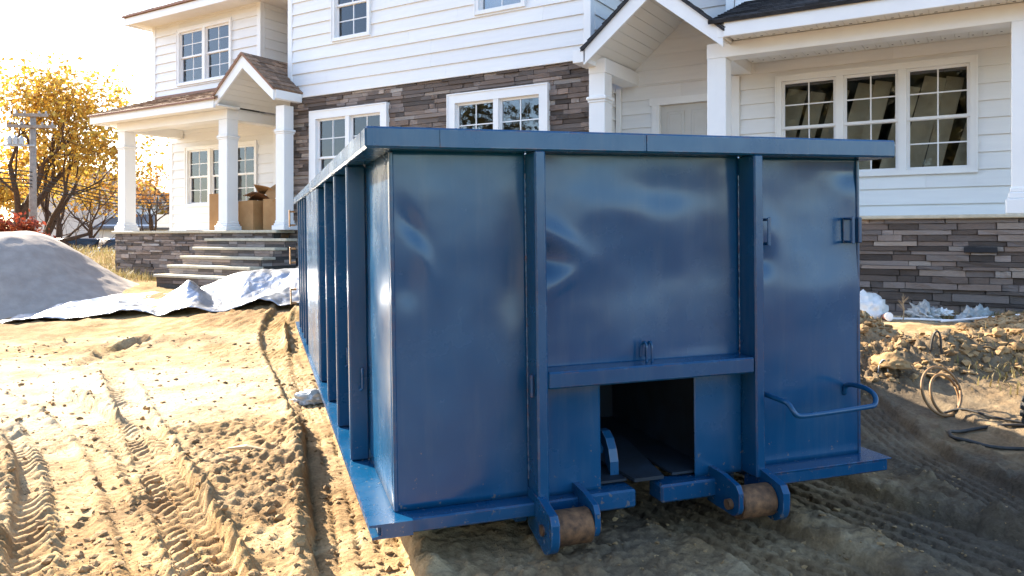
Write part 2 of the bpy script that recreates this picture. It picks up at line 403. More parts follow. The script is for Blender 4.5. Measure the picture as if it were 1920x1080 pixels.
def H(x, d, detail=True):
    x = np.asarray(x, float); d = np.asarray(d, float)
    X = x*math.cos(YAW)-d*math.sin(YAW); Y = x*math.sin(YAW)+d*math.cos(YAW)
    h = .38*sstep(5.0, 8.8, Y)
    r = np.hypot(x, d)
    h = h*(1-sstep(19, 30, r)) - .3*sstep(19, 32, r)
    h = h+.5*sstep(60, 200, r)
    mm = np.zeros_like(h)
    for (mx, md, a, sx, sd_) in MOUNDS:
        g = np.exp(-((x-mx)/sx)**2-((d-md)/sd_)**2); h = h+a*g; mm = np.maximum(mm, g*min(a/.15, 1))
    if not detail: return h
    near = 1-sstep(14, 30, r)
    # under the house and the steps the ground stays flat
    h = h+near*(.045*fbm(x*.55, d*.55, 3)+.020*fbm(x*2.1, d*2.1, 9))
    rough = .35+.65*sstep(-.1, .35, fbm(x*.8+5, d*.8, 21))
    smooth_patch = np.exp(-((x+3.7)/1.7)**2-((d-6.3)/1.0)**2)
    rough = rough*(1-.75*smooth_patch)+1.6*mm*(x > 0)
    cl = np.abs(fbm(x*7, d*7, 31, 4, .55))
    q1 = np.abs(fbm(x*10+d*2, d*13, 41, 3)); h = h+near*rough*(.050*cl+.050*np.minimum(q1, .35)+.026*np.abs(fbm(x*24+3, d*30, 43, 2)))
    for k, T in enumerate(TRACKS):
        m = (np.abs(x-np.mean([p[0] for p in T['p']])) < 6)
        S, t, dist, L = seg_coords(x, d, T['p']); S = S+.02*fbm(x*4, d*4, 81+k)
        u = dist/(T['w']/2)
        fade = sstep(0, .25, S)*(1-sstep(L-.6, L-.05, S))
        if k in (0, 1): fade = np.ones_like(S)*(1-sstep(L-.6, L-.05, S))
        wob = .12*fbm(x*5, d*5, 51+k)
        inside = 1-sstep(.86, 1.04, u+wob)
        bank = np.exp(-((u-1.22)/.2)**2)
        tt = t/(T['w']/2)
        if T['kind'] == 'dots':
            rows = 1-sstep(.06, .2, np.abs(((tt*2.3+.5+.05*fbm(x*9, d*9, 57)) % 1)-.5))
            sw = (S/.055+np.floor(tt*2.3+.5)*.37+.15*fbm(x*14, d*14, 58)) % 1; pat = -rows*(.15+.85*sw)*T['amp']*1.1+.006*fbm(x*20, d*20, 59, 2)
        elif T['kind'] == 'waves':
            q = (tt*2.9+.10*np.sin(S*6.28/.13)+.05*np.sin(S*6.28/.051)+.10*fbm(x*6, d*6, 61)) % 1
            pat = -T['amp']*np.exp(-((q-.5)/.13)**2)+.006*sstep(.5, .7, q)*(1-q)*2
        elif T['kind'] == 'lines':
            q = (tt*4.5+.06*np.sin(S*6.28/.05)) % 1
            pat = T['amp']*(sstep(0, .2, q)-sstep(.72, 1, q))*(.75+.25*np.sin(S*6.28/.055))-.004
        else:
            q = ((S+.5*T['w']*np.abs(tt)*.8)/.085+(tt > 0)*.5) % 1
            pat = T['amp']*(sstep(0, .22, q)-sstep(.55, .8, q))-.008
        lo = .6 if T['kind'] == 'waves' else .25; wear = lo+(1-lo)*sstep(-.25, .15, fbm(x*2.3, d*2.3, 71+k))
        flat = (1-.75*inside*fade)
        base = h
        sm = .38*sstep(5.0, 8.8, Y)*(1-sstep(19, 30, r))
        h = np.where(inside*fade > 0, base*flat+(sm+.045*fbm(x*.55, d*.55, 3))*(1-flat), base)
        h = h-T['dep']*inside*fade+T['bank']*bank*fade*(.55+.8*cl+.8*fbm(x*15, d*15, 47, 3))+pat*inside*fade*wear
    # truck wheels pressed the ground flat below the container's rails
    return h
def gh(p):
    """ground height at a world point"""
    x = p[0]*math.cos(YAW)+p[1]*math.sin(YAW); d = -p[0]*math.sin(YAW)+p[1]*math.cos(YAW)
    return float(H(np.array([x]), np.array([d]))[0])
def on_ground(px, py):
    d = 3.0; x = 0
    for d in np.arange(2.5, 80, .05):
        x = (px-960)/1450*d; z = CAMZ-(py-445)/1450*d
        if z <= float(H(np.array([x]), np.array([d]), False)[0]): break
    p = c2w(x, d); p.z = gh(p); return p

def axis(lo_fine, hi_fine, step, lo, hi, grow, fn=None):
    a = [lo_fine]
    while a[-1] < hi_fine: a.append(a[-1]+(step if fn is None else fn(a[-1])))
    s = a[-1]-a[-2]
    while a[-1] < hi: s *= grow; a.append(a[-1]+s)
    b = []; s = a[1]-a[0]; v = lo_fine
    while v > lo: s *= grow; v -= s; b.append(v)
    return np.array(b[::-1]+a)
xs = axis(-2.9, 2.9, .0125, -900, 900, 1.028)
ds = axis(2.45, 10.5, .01, -300, 1500, 1.05, lambda v: max(.0105, .00078*v*v))
GX, GD = np.meshgrid(xs, ds)
GH = H(GX, GD)
WX = GX*math.cos(YAW)-GD*math.sin(YAW); WY = GX*math.sin(YAW)+GD*math.cos(YAW)
co = np.stack([WX, WY, GH], -1).reshape(-1, 3)
nr, nc = GX.shape
idx = np.arange(nr*nc).reshape(nr, nc)
fa = np.stack([idx[:-1, :-1], idx[:-1, 1:], idx[1:, 1:], idx[1:, :-1]], -1).reshape(-1, 4)
me = bpy.data.meshes.new('ground')
me.vertices.add(len(co)); me.vertices.foreach_set('co', co.ravel().astype(np.float32))
me.loops.add(fa.size); me.loops.foreach_set('vertex_index', fa.ravel().astype(np.int32))
me.polygons.add(len(fa)); me.polygons.foreach_set('loop_start', np.arange(0, fa.size, 4).astype(np.int32))
me.update(calc_edges=True)
me.polygons.foreach_set('use_smooth', np.ones(len(fa), bool))
def vattr(name, arr):
    a = me.attributes.new(name, 'FLOAT', 'POINT'); a.data.foreach_set('value', arr.ravel().astype(np.float32))
dry = np.exp(-((GX+3.8)/2.0)**2-((GD-6.3)/1.25)**2)*1.2+np.exp(-((GX-4.0)/2.2)**2-((GD-8.2)/.55)**2)+.25*sstep(-.2, .3, fbm(GX*.7, GD*.7, 5))
dry = np.clip(dry*(.75+.7*fbm(GX*2.5, GD*2.5, 15)), 0, 1)
vattr('dry', dry*(1-sstep(12, 16, np.hypot(GX, GD))))
shade_tone = (.45+.55*sstep(-.3, .2, fbm(GX*.9+3, GD*.9, 8)))*sstep(-.6, .8, GX+.3*(GD-3.5))*(1-sstep(5.5, 7, GD))  # mask of the painted shade, right of and before the container
vattr('shade_tone', shade_tone)
vattr('churn', np.clip(sstep(.05, .4, fbm(GX*.8+5, GD*.8, 21))*1.1+.35*sstep(0, .3, fbm(GX*3, GD*3, 23)), 0, 1))
vattr('grass', np.maximum(sstep(12.5, 16, np.hypot(GX, GD))*sstep(-.5, .1, fbm(GX*.5, GD*.5, 25)), .6*sstep(.1, .35, fbm(GX*1.1, GD*1.1, 27))*sstep(7, 9, GD)))
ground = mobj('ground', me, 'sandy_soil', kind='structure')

# loose crumbs of soil, too many to count
rng = np.random.default_rng(5)
def clods(n, fn, name, mat, size=(.006, .03), label=None, cat=None):
    V = []; F = []
    ico = bmesh.new(); bmesh.ops.create_icosphere(ico, subdivisions=1, radius=1)
    iv = np.array([v.co[:] for v in ico.verts]); ico.verts.index_update(); iF = np.array([[v.index for v in f.verts] for f in ico.faces]); ico.free()
    P = [fn() for _ in range(n)]
    x = np.array([p[0] for p in P]); d = np.array([p[1] for p in P]); h = H(x, d)
    allv = []; allf = []
    for k in range(n):
        s = size[0]*(size[1]/size[0])**(rng.random()**3.0)
        q = iv*(1+.95*(rng.random((12, 1))-.5))*np.array([1, .6+.7*rng.random(), .4+.4*rng.random()])*s
        a = rng.random()*6.28; ca, sa = math.cos(a), math.sin(a)
        q = np.stack([q[:, 0]*ca-q[:, 1]*sa, q[:, 0]*sa+q[:, 1]*ca, q[:, 2]], -1)
        p = c2w(x[k], d[k]); q = q+np.array([p.x, p.y, h[k]+s*.12])
        allv.append(q); allf.append(iF+12*k)
    me = bpy.data.meshes.new(name); me.from_pydata(np.concatenate(allv).tolist(), [], np.concatenate(allf).tolist())
    return mobj(name, me, mat, kind='stuff', label=label, cat=cat)
def cl_left():
    d = 2.7+6.5*rng.random()**1.6; return (-.62*d*rng.random()-.08*d-.15, d)
def cl_right():
    while True:
        x = 2.3+3.2*rng.random(); d = 5.4+2.4*rng.random()
        if any(math.exp(-((x-m[0])/m[3])**2-((d-m[1])/m[4])**2) > .18 for m in MOUNDS[:7]): return (x, d)
def cl_front():
    d = 2.6+1.7*rng.random(); return (-.1+2.6*rng.random(), d)
clods(5000, cl_left, 'soil_crumbs', 'clod_soil', (.003, .024), 'loose crumbs of dry sandy soil scattered between the tyre ruts', 'soil')
clods(5200, cl_right, 'soil_clods', 'clod_soil', (.005, .05), 'broken clods of yellow earth on the dug mounds beside the stone base', 'soil')
clods(900, cl_front, 'soil_grit', 'clod_soil', (.004, .016), 'small grit and crumbs of earth in front of the blue container', 'soil')
# ------------------------------------------------------------------ blue roll-off container
c0 = c2w(-.519, 2.86)
CROT = YAW+R(17.9)
box = empty('roll_off_container', (c0.x, c0.y, 0), (R(.55), R(-.95), CROT),
            'large blue steel roll-off waste container with dented front and ribbed side', 'container')
L = 6.75; W = 2.44; ZT = 1.66; ZB = .180; SX = .11; FY = .12
def panel(name, x0, x1, z0, z1, y, dents, nx=60, nz=60, wav=.004, seed=0, th=.006):
    """front sheet with real dents; faces -y"""
    xs_ = np.linspace(x0, x1, nx+1); zs_ = np.linspace(z0, z1, nz+1); X, Z = np.meshgrid(xs_, zs_)
    D = wav*fbm(X*2.0+seed, Z*2.0, 60+seed, 2)+wav*.22*fbm(X*7+seed, Z*7, 70+seed, 2)
    ed = np.minimum(np.minimum(X-x0, x1-X), np.minimum(Z-z0, z1-Z)); D = D*sstep(0, .06, ed)
    for (cx, cz, a, sx, sz, rot) in dents:
        c, s = math.cos(rot), math.sin(rot); u = (X-cx)*c+(Z-cz)*s; v = -(X-cx)*s+(Z-cz)*c
        D = D+a*np.exp(-(u/sx)**2-(v/sz)**2)
    v = np.concatenate([np.stack([X, y+D, Z], -1).reshape(-1, 3)])
    n = nx+1; i = np.arange(n*(nz+1)).reshape(nz+1, n)
    f = np.stack([i[:-1, :-1], i[:-1, 1:], i[1:, 1:], i[1:, :-1]], -1).reshape(-1, 4)
    me = bpy.data.meshes.new(name); me.from_pydata(v.tolist(), [], f.tolist())
    me.polygons.foreach_set('use_smooth', [True]*len(f))
    o = mobj(name, me, 'blue_paint', box)
    md = o.modifiers.new('t', 'SOLIDIFY'); md.thickness = th; md.offset = -1
    return o
PX0, PX1, QX0, QX1 = .660, .706, 1.670, 1.716
panel('front_panel', SX, PX0-.001, ZB, ZT-.07, FY, [(.19, 1.29, .013, .035, .08, .5), (.235, 1.17, -.007, .03, .10, .35), (.17, 1.05, .010, .05, .07, 0), (.60, 1.06, .012, .06, .17, 0), (.56, .66, -.006, .1, .25, 0), (.3, .35, .006, .15, .1, 0)], seed=1, wav=.005)
panel('front_panel', PX1+.001, QX0-.001, .69, ZT-.07, FY, [(.73, 1.145, .032, .07, .06, 0), (.80, 1.23, -.014, .15, .045, -.55), (.83, 1.06, -.010, .11, .045, .6), (1.2, 1.05, .012, .3, .14, .2), (1.05, 1.36, -.008, .2, .1, 0), (1.52, 1.15, .014, .1, .32, 0), (1.3, 1.43, .01, .22, .08, 0)], seed=4, wav=.0065)
panel('front_panel', QX1+.001, W-SX, ZB, ZT-.07, FY, [(1.80, 1.12, .018, .05, .06, 0), (1.83, 1.25, -.008, .06, .1, .4), (2.12, .95, -.014, .25, .12, .1), (2.28, 1.52, .012, .08, .06, 0), (2.0, 1.35, .006, .3, .2, 0)], seed=9, wav=.007)
# lower panels either side of the hook opening
OX0, OX1 = .977, 1.428
panel('lower_panel', PX1+.001, OX0, .17, .636, FY-.012, [(.85, .5, .004, .1, .1, 0)], 24, 24, seed=12)
panel('lower_panel', OX1, QX0-.001, .17, .636, FY-.012, [(1.55, .45, .004, .1, .1, 0)], 24, 24, seed=15)
for (a, b, n) in ((PX0, PX1, 0), (QX0, QX1, 1)):
    po = MB().bbox(a, b, .0, FY+.03, .17, ZT-.0785, .006).build('post', 'blue_paint', box)
    # weld bead where the post meets the sheet
    wb = MB(); z = .25
    wp = []
    while z < 1.5: wp.append((a-.001-.001*random.random(), FY-.001-.002*random.random(), z)); z += .012
    wb.tube(wp, [.0025+.0015*random.random() for _ in wp], 5)
    wb.build('weld_bead', 'blue_paint', po)
MB().bbox(PX1+.002, QX0-.002, .004, FY+.02, .632, .700, .007).build('cross_bar', 'blue_paint', box)
# top rim: square tube all round
rim = MB().bbox(0, W, 0, .125, ZT-.08, ZT, .008).build('rim_rail', 'blue_paint', box)
MB().bbox(0.03, W-.03, .05, .119, ZT, ZT+.004, .001).build('rim_lip', 'blue_paint', rim)
MB().bbox(0, .115, .1255, L-.1, ZT-.08, ZT, .008).build('rim_rail', 'blue_paint', box)
MB().bbox(W-.115, W, .1255, L-.1, ZT-.08, ZT, .008).build('rim_rail', 'blue_paint', box)
MB().bbox(0, W, L-.0995, L, ZT-.08, ZT, .008).build('rim_rail', 'blue_paint', box)
# patch plates welded onto the front rim
for a, b in ((.28, 1.14), (1.15, 1.95)):
    MB().bbox(a, b, -.004, .0, ZT-.075, ZT-.006, .0015).build('rim_patch', 'blue_paint', rim)
# side sheets
for s, x in ((0, SX), (1, W-SX)):
    n = 120; m = 24
    ys_ = np.linspace(FY, L-.06, n+1); zs_ = np.linspace(ZB, ZT-.07, m+1); Y_, Z_ = np.meshgrid(ys_, zs_)
    D = .006*fbm(Y_*1.6, Z_*2, 80+s, 3)*sstep(0, .08, Y_-FY)
    v = np.stack([x+D, Y_, Z_], -1).reshape(-1, 3); i = np.arange((n+1)*(m+1)).reshape(m+1, n+1)
    f = np.stack([i[:-1, :-1], i[:-1, 1:], i[1:, 1:], i[1:, :-1]], -1).reshape(-1, 4)
    me = bpy.data.meshes.new('side_panel'); me.from_pydata(v.tolist(), [], f.tolist()); me.polygons.foreach_set('use_smooth', [True]*len(f))
    o = mobj('side_panel', me, 'blue_paint', box); md = o.modifiers.new('t', 'SOLIDIFY'); md.thickness = .006; md.offset = 0
MB().bbox(SX, W-SX, L-.07, L-.02, ZB, ZT-.081, .005).build('tail_gate', 'blue_paint', box)
fp = MB(); fp.box(SX+.012, W-SX-.012, 1.16, L-.08, ZB, ZB+.012); fp.box(SX+.012, OX0-.11, FY+.02, 1.159, ZB, ZB+.012); fp.box(OX1+.11, W-SX-.012, FY+.02, 1.159, ZB, ZB+.012); fp.build('floor_plate', 'blue_paint', box)
# bent corner strip at the near left edge
MB().bbox(SX-.004, SX+.012, FY-.006, FY+.02, ZB, ZT-.081, .004).build('corner_strip', 'blue_paint', box)
MB().bbox(W-SX-.012, W-SX+.004, FY-.006, FY+.02, ZB, ZT-.081, .004).build('corner_strip', 'blue_paint', box)
RIBS = [.84, 1.5, 2.17, 2.84, 4.28, 4.75, 5.2, 5.65, 6.1]
for s in (0, 1):
    for k, y in enumerate(RIBS):
        o = MB()
        if s == 0: o.bbox(.018, SX-.004, y, y+.055, ZB+.001, ZT-.0815, .007)
        else: o.bbox(W-SX+.004, W-.018, y, y+.055, ZB+.001, ZT-.0815, .007)
        rb = o.build('side_rib', 'blue_paint', box)
        if s == 0 and k in (0, 1):
            MB().tube([(.075, y-.001, .62), (.075, y-.03, .62), (.075, y-.036, .60), (.075, y-.036, .53), (.06, y-.036, .52)], .007, 8).build('rope_hook', 'blue_paint', rb)
MB().bbox(.014, .022, 2.897, 4.278, ZB+.002, ZT-.082, .003).build('side_plate', 'blue_paint', box)
# bottom rails
for s in (0, 1):
    q = lambda x: x if s == 0 else W-x-.05
    pr = [(q(-.005), ZB), (q(SX+.05), ZB), (q(SX+.05), ZB-.008), (q(.045), ZB-.008), (q(.045), ZB-.072), (q(.0), ZB-.080), (q(.0), ZB-.088), (q(.055), ZB-.080), (q(.055), ZB-.012), (q(-.005), ZB-.012)]
    pr = [(q(-.005), ZB-.001), (q(SX+.05), ZB-.001), (q(SX+.05), ZB-.056), (q(.005), ZB-.056), (q(.005), ZB-.048), (q(.04), ZB-.042), (q(.04), ZB-.012), (q(-.005), ZB-.009)]
    MB().prism(pr, 1, .012 if s == 0 else .23, L-.05).build('side_rail', 'blue_paint', box)
MB().bbox(.03, PX0-.002, .03, FY+.1, ZB-.056, ZB-.002, .006).build('front_rail', 'blue_paint', box)
MB().bbox(QX1+.002, W-.048, .01, FY+.1, ZB-.056, ZB-.002, .006).build('front_rail', 'blue_paint', box)
MB().bbox(QX1+.002, W-.03, .005, FY+.1, ZB-.0015, ZB+.004, .002).build('flange_plate', 'blue_paint', box)
MB().bbox(.86, 1.115, .055, FY+.05, .095, .172, .008).build('bottom_tube', 'blue_paint', box)
MB().bbox(1.233, 1.51, .055, FY+.05, .095, .172, .008).build('bottom_tube', 'blue_paint', box)
MB().bbox(PX1, .855, .05, FY+.05, .10, .17, .006).build('bottom_tube', 'blue_paint', box)
# long skids underneath
for x in (PX0-.02, QX0-.0):
    MB().bbox(x, x+.055, .25, L-.05, .02, ZB-.06, .006).build('skid', 'blue_paint', box)
    MB().box(x-.0, x+.05, .2501, L-.06, ZB-.0595, ZB-.002).build('skid_web', 'blue_paint', box)
for k in range(6):
    y = .9+k*1.05; MB().box(.06, W-.06, y, y+.05, ZB-.056, ZB-.003).build('cross_member', 'blue_paint', box)
# roller brackets
def bracket(x0, x1, y0, zc, r):
    pts = [(.12, .205), (.12, .06)]
    for k in range(10):
        t = R(270-k*10); pts.append((y0+r+r*math.cos(t), zc+r*math.sin(t)))
    pts += [(y0, zc+.05), (y0+.02, zc+.08), (-.002, .21), (.12, .215)]
    o = MB().prism(pts, 0, x0, x1).build('roller_bracket', 'blue_paint', box); return o
bl = [(PX0-.006, PX0+.028), (.848, .872), (1.497, 1.52), (QX1-.028, QX1+.006)]
for k, (a, b) in enumerate(bl):
    big = k in (0, 3)
    bracket(a, b, -.155 if big else -.12, .10 if big else .11, .085 if big else .055)
for a, b in ((PX0+.030, .846), (1.522, QX1-.030)):
    ro = MB().lathe([(.02, 0), (.064, .001), (.068, .006), (.068, (b-a)-.006), (.064, (b-a)-.001), (.02, b-a)], 0, (a, -.06, .102), 28).build('roller', 'rusty_steel', box)
    smooth_angle(ro)
    MB().lathe([(.022, -.045), (.022, (b-a)+.045)], 0, (a, -.06, .102), 14).build('axle_pin', 'rusty_steel', ro)
# hook pocket behind the opening
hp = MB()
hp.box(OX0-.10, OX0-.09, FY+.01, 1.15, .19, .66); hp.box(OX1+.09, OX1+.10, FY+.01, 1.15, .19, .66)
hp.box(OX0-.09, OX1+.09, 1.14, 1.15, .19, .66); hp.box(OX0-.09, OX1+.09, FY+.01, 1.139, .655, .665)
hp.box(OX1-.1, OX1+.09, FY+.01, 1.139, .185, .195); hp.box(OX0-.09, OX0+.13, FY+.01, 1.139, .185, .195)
hp.build('hook_pocket', 'dark_blue', box)
MB().add([(1.13, .10, .20), (OX0+.05, .62, .235), (1.33, .62, .235), (1.27, .10, .20), (1.13, .10, .185), (OX0+.05, .62, .22), (1.33, .62, .22), (1.27, .10, .185)],
         [(0, 1, 2, 3), (4, 7, 6, 5), (0, 3, 7, 4), (1, 0, 4, 5), (2, 1, 5, 6), (3, 2, 6, 7)]).build('pull_plate', 'dark_blue', box)
hk = []
for k in range(9):
    t = R(190-k*22); hk.append((1.06, .30+.11*math.cos(t), .22+.15*math.sin(t)))
pr = [(p[1], p[2]) for p in hk]+[(.30+.06*math.cos(R(14+k*22)), .22+.095*math.sin(R(14+k*22))) for k in range(8)]
MB().prism(pr, 0, 1.06, 1.10).build('cable_hook', 'blue_paint', box)
# step rung and small grab brackets on the right hand sheet
def rung(xa, xb, z):
    return [(xa, FY+.004, z-.055), (xa, FY-.012, z-.05), (xa, FY-.016, z-.01), (xa+.004, FY-.03, z), (xa+.02, -.05, z-.012), (xa+.035, -.085, z-.02), (xa+.04, -.105, z-.045), (xa+.055, -.112, z-.07), (xa+.10, -.115, z-.074),
            (xb-.06, -.115, z-.062), (xb-.03, -.112, z-.058), (xb-.012, -.10, z-.035), (xb-.012, -.085, z-.012), (xb-.01, -.03, z+.004), (xb, FY-.016, z-.005), (xb, FY-.012, z-.05), (xb, FY+.004, z-.055)]
def rounded(pts, it=2):
    P = [Vector(p) for p in pts]
    for _ in range(it):
        Q = [P[0]]
        for a, b in zip(P[:-1], P[1:]): Q += [a*.75+b*.25, a*.25+b*.75]
        P = Q+[P[-1]]
    return P
MB().tube(rounded(rung(1.735, 2.235, .53)), .0115, 10).build('step_rung', 'blue_paint', box, smooth=True)
for (x0, x1) in ((1.775, 1.84), (2.235, 2.325)):
    g = MB(); z0, z1 = 1.185, 1.305; yo = .055
    g.bbox(x0+.004, x0+.024, FY-.004-.001, FY+.002, z0, z1, .003)
    g.bbox(x0+.004, x0+.022, FY-yo, FY-.004, z1-.012, z1, .003); g.bbox(x0+.004, x0+.022, FY-yo, FY-.004, z0, z0+.012, .003)
    g.bbox(x0+.004, x0+.022, FY-yo-.006, FY-yo, z0-.004, z1+.004, .003)
    g.build('grab_bracket', 'blue_paint', box)
    if x1 > 2.2:
        g = MB(); g.bbox(x1-.02, x1, FY-.030, FY+.002, z0, z1, .003); g.bbox(x0+.0225, x1-.021, FY-.012, FY-.002, z1-.008, z1, .002); g.bbox(x0+.0225, x1-.021, FY-.012, FY-.002, z0, z0+.008, .002)
        g.build('grab_bracket', 'blue_paint', box)
# tarp hooks over the cross bar
for x in (1.175, 1.20):
    MB().tube(rounded([(x, FY-.055, .699), (x, FY-.058, .77), (x-.004, FY-.045, .79), (x-.012, FY-.03, .77), (x-.014, FY-.028, .72)]), .006, 8).build('tarp_hook', 'blue_paint', box, smooth=True)
# tailgate hinges seen past the left side
for z in (1.42, .98, .50):
    g = MB(); g.bbox(-.045, .012, L-.16, L-.06, z-.10, z-.08, .004); g.bbox(-.045, .012, L-.16, L-.06, z+.06, z+.08, .004); g.bbox(-.06, -.045, L-.17, L-.05, z-.11, z+.09, .004)
    g.build('hinge', 'brass_hinge', box)
MB().bbox(PX0-.017, PX0-.006, .03, .05, .60, .69, .003).build('lock_tab', 'blue_paint', box)
# ------------------------------------------------------------------ house
HB = Vector((-8.0, 9.8, .4))
house = empty('house', HB, label='two storey white clapboard house with ledge stone base and gabled porches', cat='house')
def Z(r): return CAMZ+r
def hpart(name, mb, mat, parent=None, **kw):
    """parts keep world coordinates: the part's frame is the world's"""
    if parent is None: return mb.build(name, mat, house, loc=-HB, **kw)
    return mb.build(name, mat, parent, **kw)
def cut(u0, u1, z0, z1, holes):
    """rectangles left of [u0,u1]x[z0,z1] after taking the holes out"""
    hs = [h for h in holes if h[0] < u1 and h[1] > u0 and h[2] < z1 and h[3] > z0]
    us = sorted({u0, u1, *[min(max(h[k], u0), u1) for h in hs for k in (0, 1)]})
    out = []
    for a, b in zip(us[:-1], us[1:]):
        m = (a+b)/2; zz = [(z0, z1)]
        for h in hs:
            if h[0] < m < h[1]:
                nz = []
                for (p, q) in zz:
                    if h[3] <= p or h[2] >= q: nz.append((p, q)); continue
                    if h[2] > p: nz.append((p, h[2]))
                    if h[3] < q: nz.append((h[3], q))
                zz = nz
        for (p, q) in zz:
            if q-p > .004:
                if out and abs(out[-1][1]-a) < 1e-6 and abs(out[-1][2]-p) < 1e-6 and abs(out[-1][3]-q) < 1e-6: out[-1] = (out[-1][0], b, p, q)
                else: out.append((a, b, p, q))
    return out
def uvbox(mb, ax, face, u0, u1, z0, z1, t0, t1):
    """box on a wall: ax 'y' = wall faces -Y at Y=face; 'x' = wall faces +X at X=face. t = distance out of the wall"""
    if ax == 'y': mb.box(u0, u1, face-t1, face-t0, z0, z1)
    else: mb.box(face+t0, face+t1, u0, u1, z0, z1)
    return mb
def wall(ax, face, u0, u1, z0, z1, holes=(), mat='white_siding', name='wall', th=.14):
    mb = MB()
    for (a, b, p, q) in cut(u0, u1, z0, z1, holes): uvbox(mb, ax, face, a, b, p, q, -th, 0)
    return hpart(name, mb, mat)
def siding(ax, face, u0, u1, z0, z1, holes=(), exp=.2, seed=1, zref=None, clip=None, joint=True):
    wl = wall(ax, face, u0, u1, z0, z1, holes)
    rs = random.Random(seed); zr = z0 if zref is None else zref
    k0 = math.floor((z0-zr)/exp)
    z = zr+k0*exp
    while z < z1-.01:
        za, zb = max(z, z0), min(z+exp, z1)
        js = []
        if joint:
            p = u0+rs.uniform(.4, 3.4)
            while p < u1-.3: js.append(p); p += rs.uniform(2.2, 3.6)
        for (a, b, p, q) in cut(u0, u1, za, zb, holes):
            e = [a]+[j for j in js if a+.15 < j < b-.15]+[b]
            for s, t in zip(e[:-1], e[1:]):
                t0 = .029-.025*(p-z)/exp; t1 = .029-.025*(q-z)/exp
                s2, t2 = s+.0008, t-.0008
                if clip:
                    pass
                def P(u, zz, o): return (u, face-o, zz) if ax == 'y' else (face+o, u, zz)
                mb = MB().add([P(s2, p, .0), P(t2, p, .0), P(t2, q, .0), P(s2, q, .0), P(s2, p, t0), P(t2, p, t0), P(t2, q, t1), P(s2, q, t1)],
                              [(0, 1, 2, 3), (4, 5, 6, 7), (0, 1, 5, 4), (1, 2, 6, 5), (2, 3, 7, 6), (3, 0, 4, 7)])
                mb.build('siding_board', 'white_siding', wl)
        z += exp
    return wl
STONES = []
def veneer(ax, face, u0, u1, z0, z1, holes=(), seed=3, ch=.068):
    """split-face ledge stone; returns the backing wall"""
    wl = wall(ax, face, u0, u1, z0, z1, holes, 'mortar', 'stone_wall', .16)
    rs = random.Random(seed); z = z0
    while z < z1-.015:
        h = ch*rs.choice((.55, .75, 1, 1, 1, 1.25)); zb = min(z+h, z1)
        if z1-zb < .02: zb = z1
        u = u0
        off = rs.uniform(0, .3); first = True
        while u < u1-.01:
            ln = rs.choice((.14, .22, .3, .38, .48, .6))*rs.uniform(.8, 1.2)
            if first: ln *= rs.uniform(.4, 1); first = False
            ub = min(u+ln, u1)
            if u1-ub < .05: ub = u1
            for (a, b, p, q) in cut(u, ub, z, zb, holes):
                if b-a > .02 and q-p > .012: STONES.append((wl, ax, face, a+.0015, b-.0015, p+.0012, q-.0012, rs.uniform(.014, .056)))
            u = ub
        z = zb
    return wl
def build_stones():
    protos = []
    rs = random.Random(11)
    for k in range(8):
        bm = bmesh.new(); bmesh.ops.create_cube(bm, size=1)
        bmesh.ops.subdivide_edges(bm, edges=[e for e in bm.edges if abs(e.verts[0].co.x-e.verts[1].co.x) > .5], cuts=2)
        for v in bm.verts:
            v.co.y += .5                                   # 0 .. 1 ; y=0 is the rough face
            if v.co.y < .5:
                v.co.y += rs.uniform(-.0, .45)
                v.co.z *= rs.uniform(.86, 1.0)
                if abs(v.co.x) > .49: v.co.x *= rs.uniform(.965, 1.0)
        me = bpy.data.meshes.new('stone'); bm.to_mesh(me); bm.free(); me.materials.append(M['ledge_stone']); protos.append(me)
    def size(s):
        _, ax, face, a, b, p, q, t = s
        c = Vector(((a+b)/2, face, (p+q)/2)) if ax == 'y' else Vector((face, (a+b)/2, (p+q)/2))
        d = (c-Vector((0, 0, CAMZ))).length
        vis = 1.0 if (c.x > -1.35 or c.z > 2.2 or c.x < -10.9) else .02       # behind the container
        if ax == 'x' and face < -10: vis = .02
        return (b-a)*(q-p)/d/d*vis
    S = sorted(STONES, key=size, reverse=True)
    for s in S[:300]:
        wl, ax, face, a, b, p, q, t = s
        o = bpy.data.objects.new('stone', rs.choice(protos)); COL.objects.link(o); o.parent = wl
        o.scale = (b-a, t, q-p)
        if ax == 'y': o.location = ((a+b)/2, face-t, (p+q)/2)
        else: o.location = (face+t, (a+b)/2, (p+q)/2); o.rotation_euler = (0, 0, R(90))
    rest = {}
    for s in S[300:]: rest.setdefault(s[0].name, (s[0], []))[1].append(s)
    for wl, lst in rest.values():
        mb = MB()
        for (_, ax, face, a, b, p, q, t) in lst:
            me = rs.choice(protos)
            vs_ = []
            for v in me.vertices:
                x, y, z = v.co.x*(b-a), v.co.y*t, v.co.z*(q-p)
                vs_.append(((a+b)/2+x, face-t+y, (p+q)/2+z) if ax == 'y' else (face+t-y, (a+b)/2+x, (p+q)/2+z))
            mb.add(vs_, [tuple(f.vertices) for f in me.polygons])
        mb.build('stones', 'ledge_stone', wl, kind='stuff')

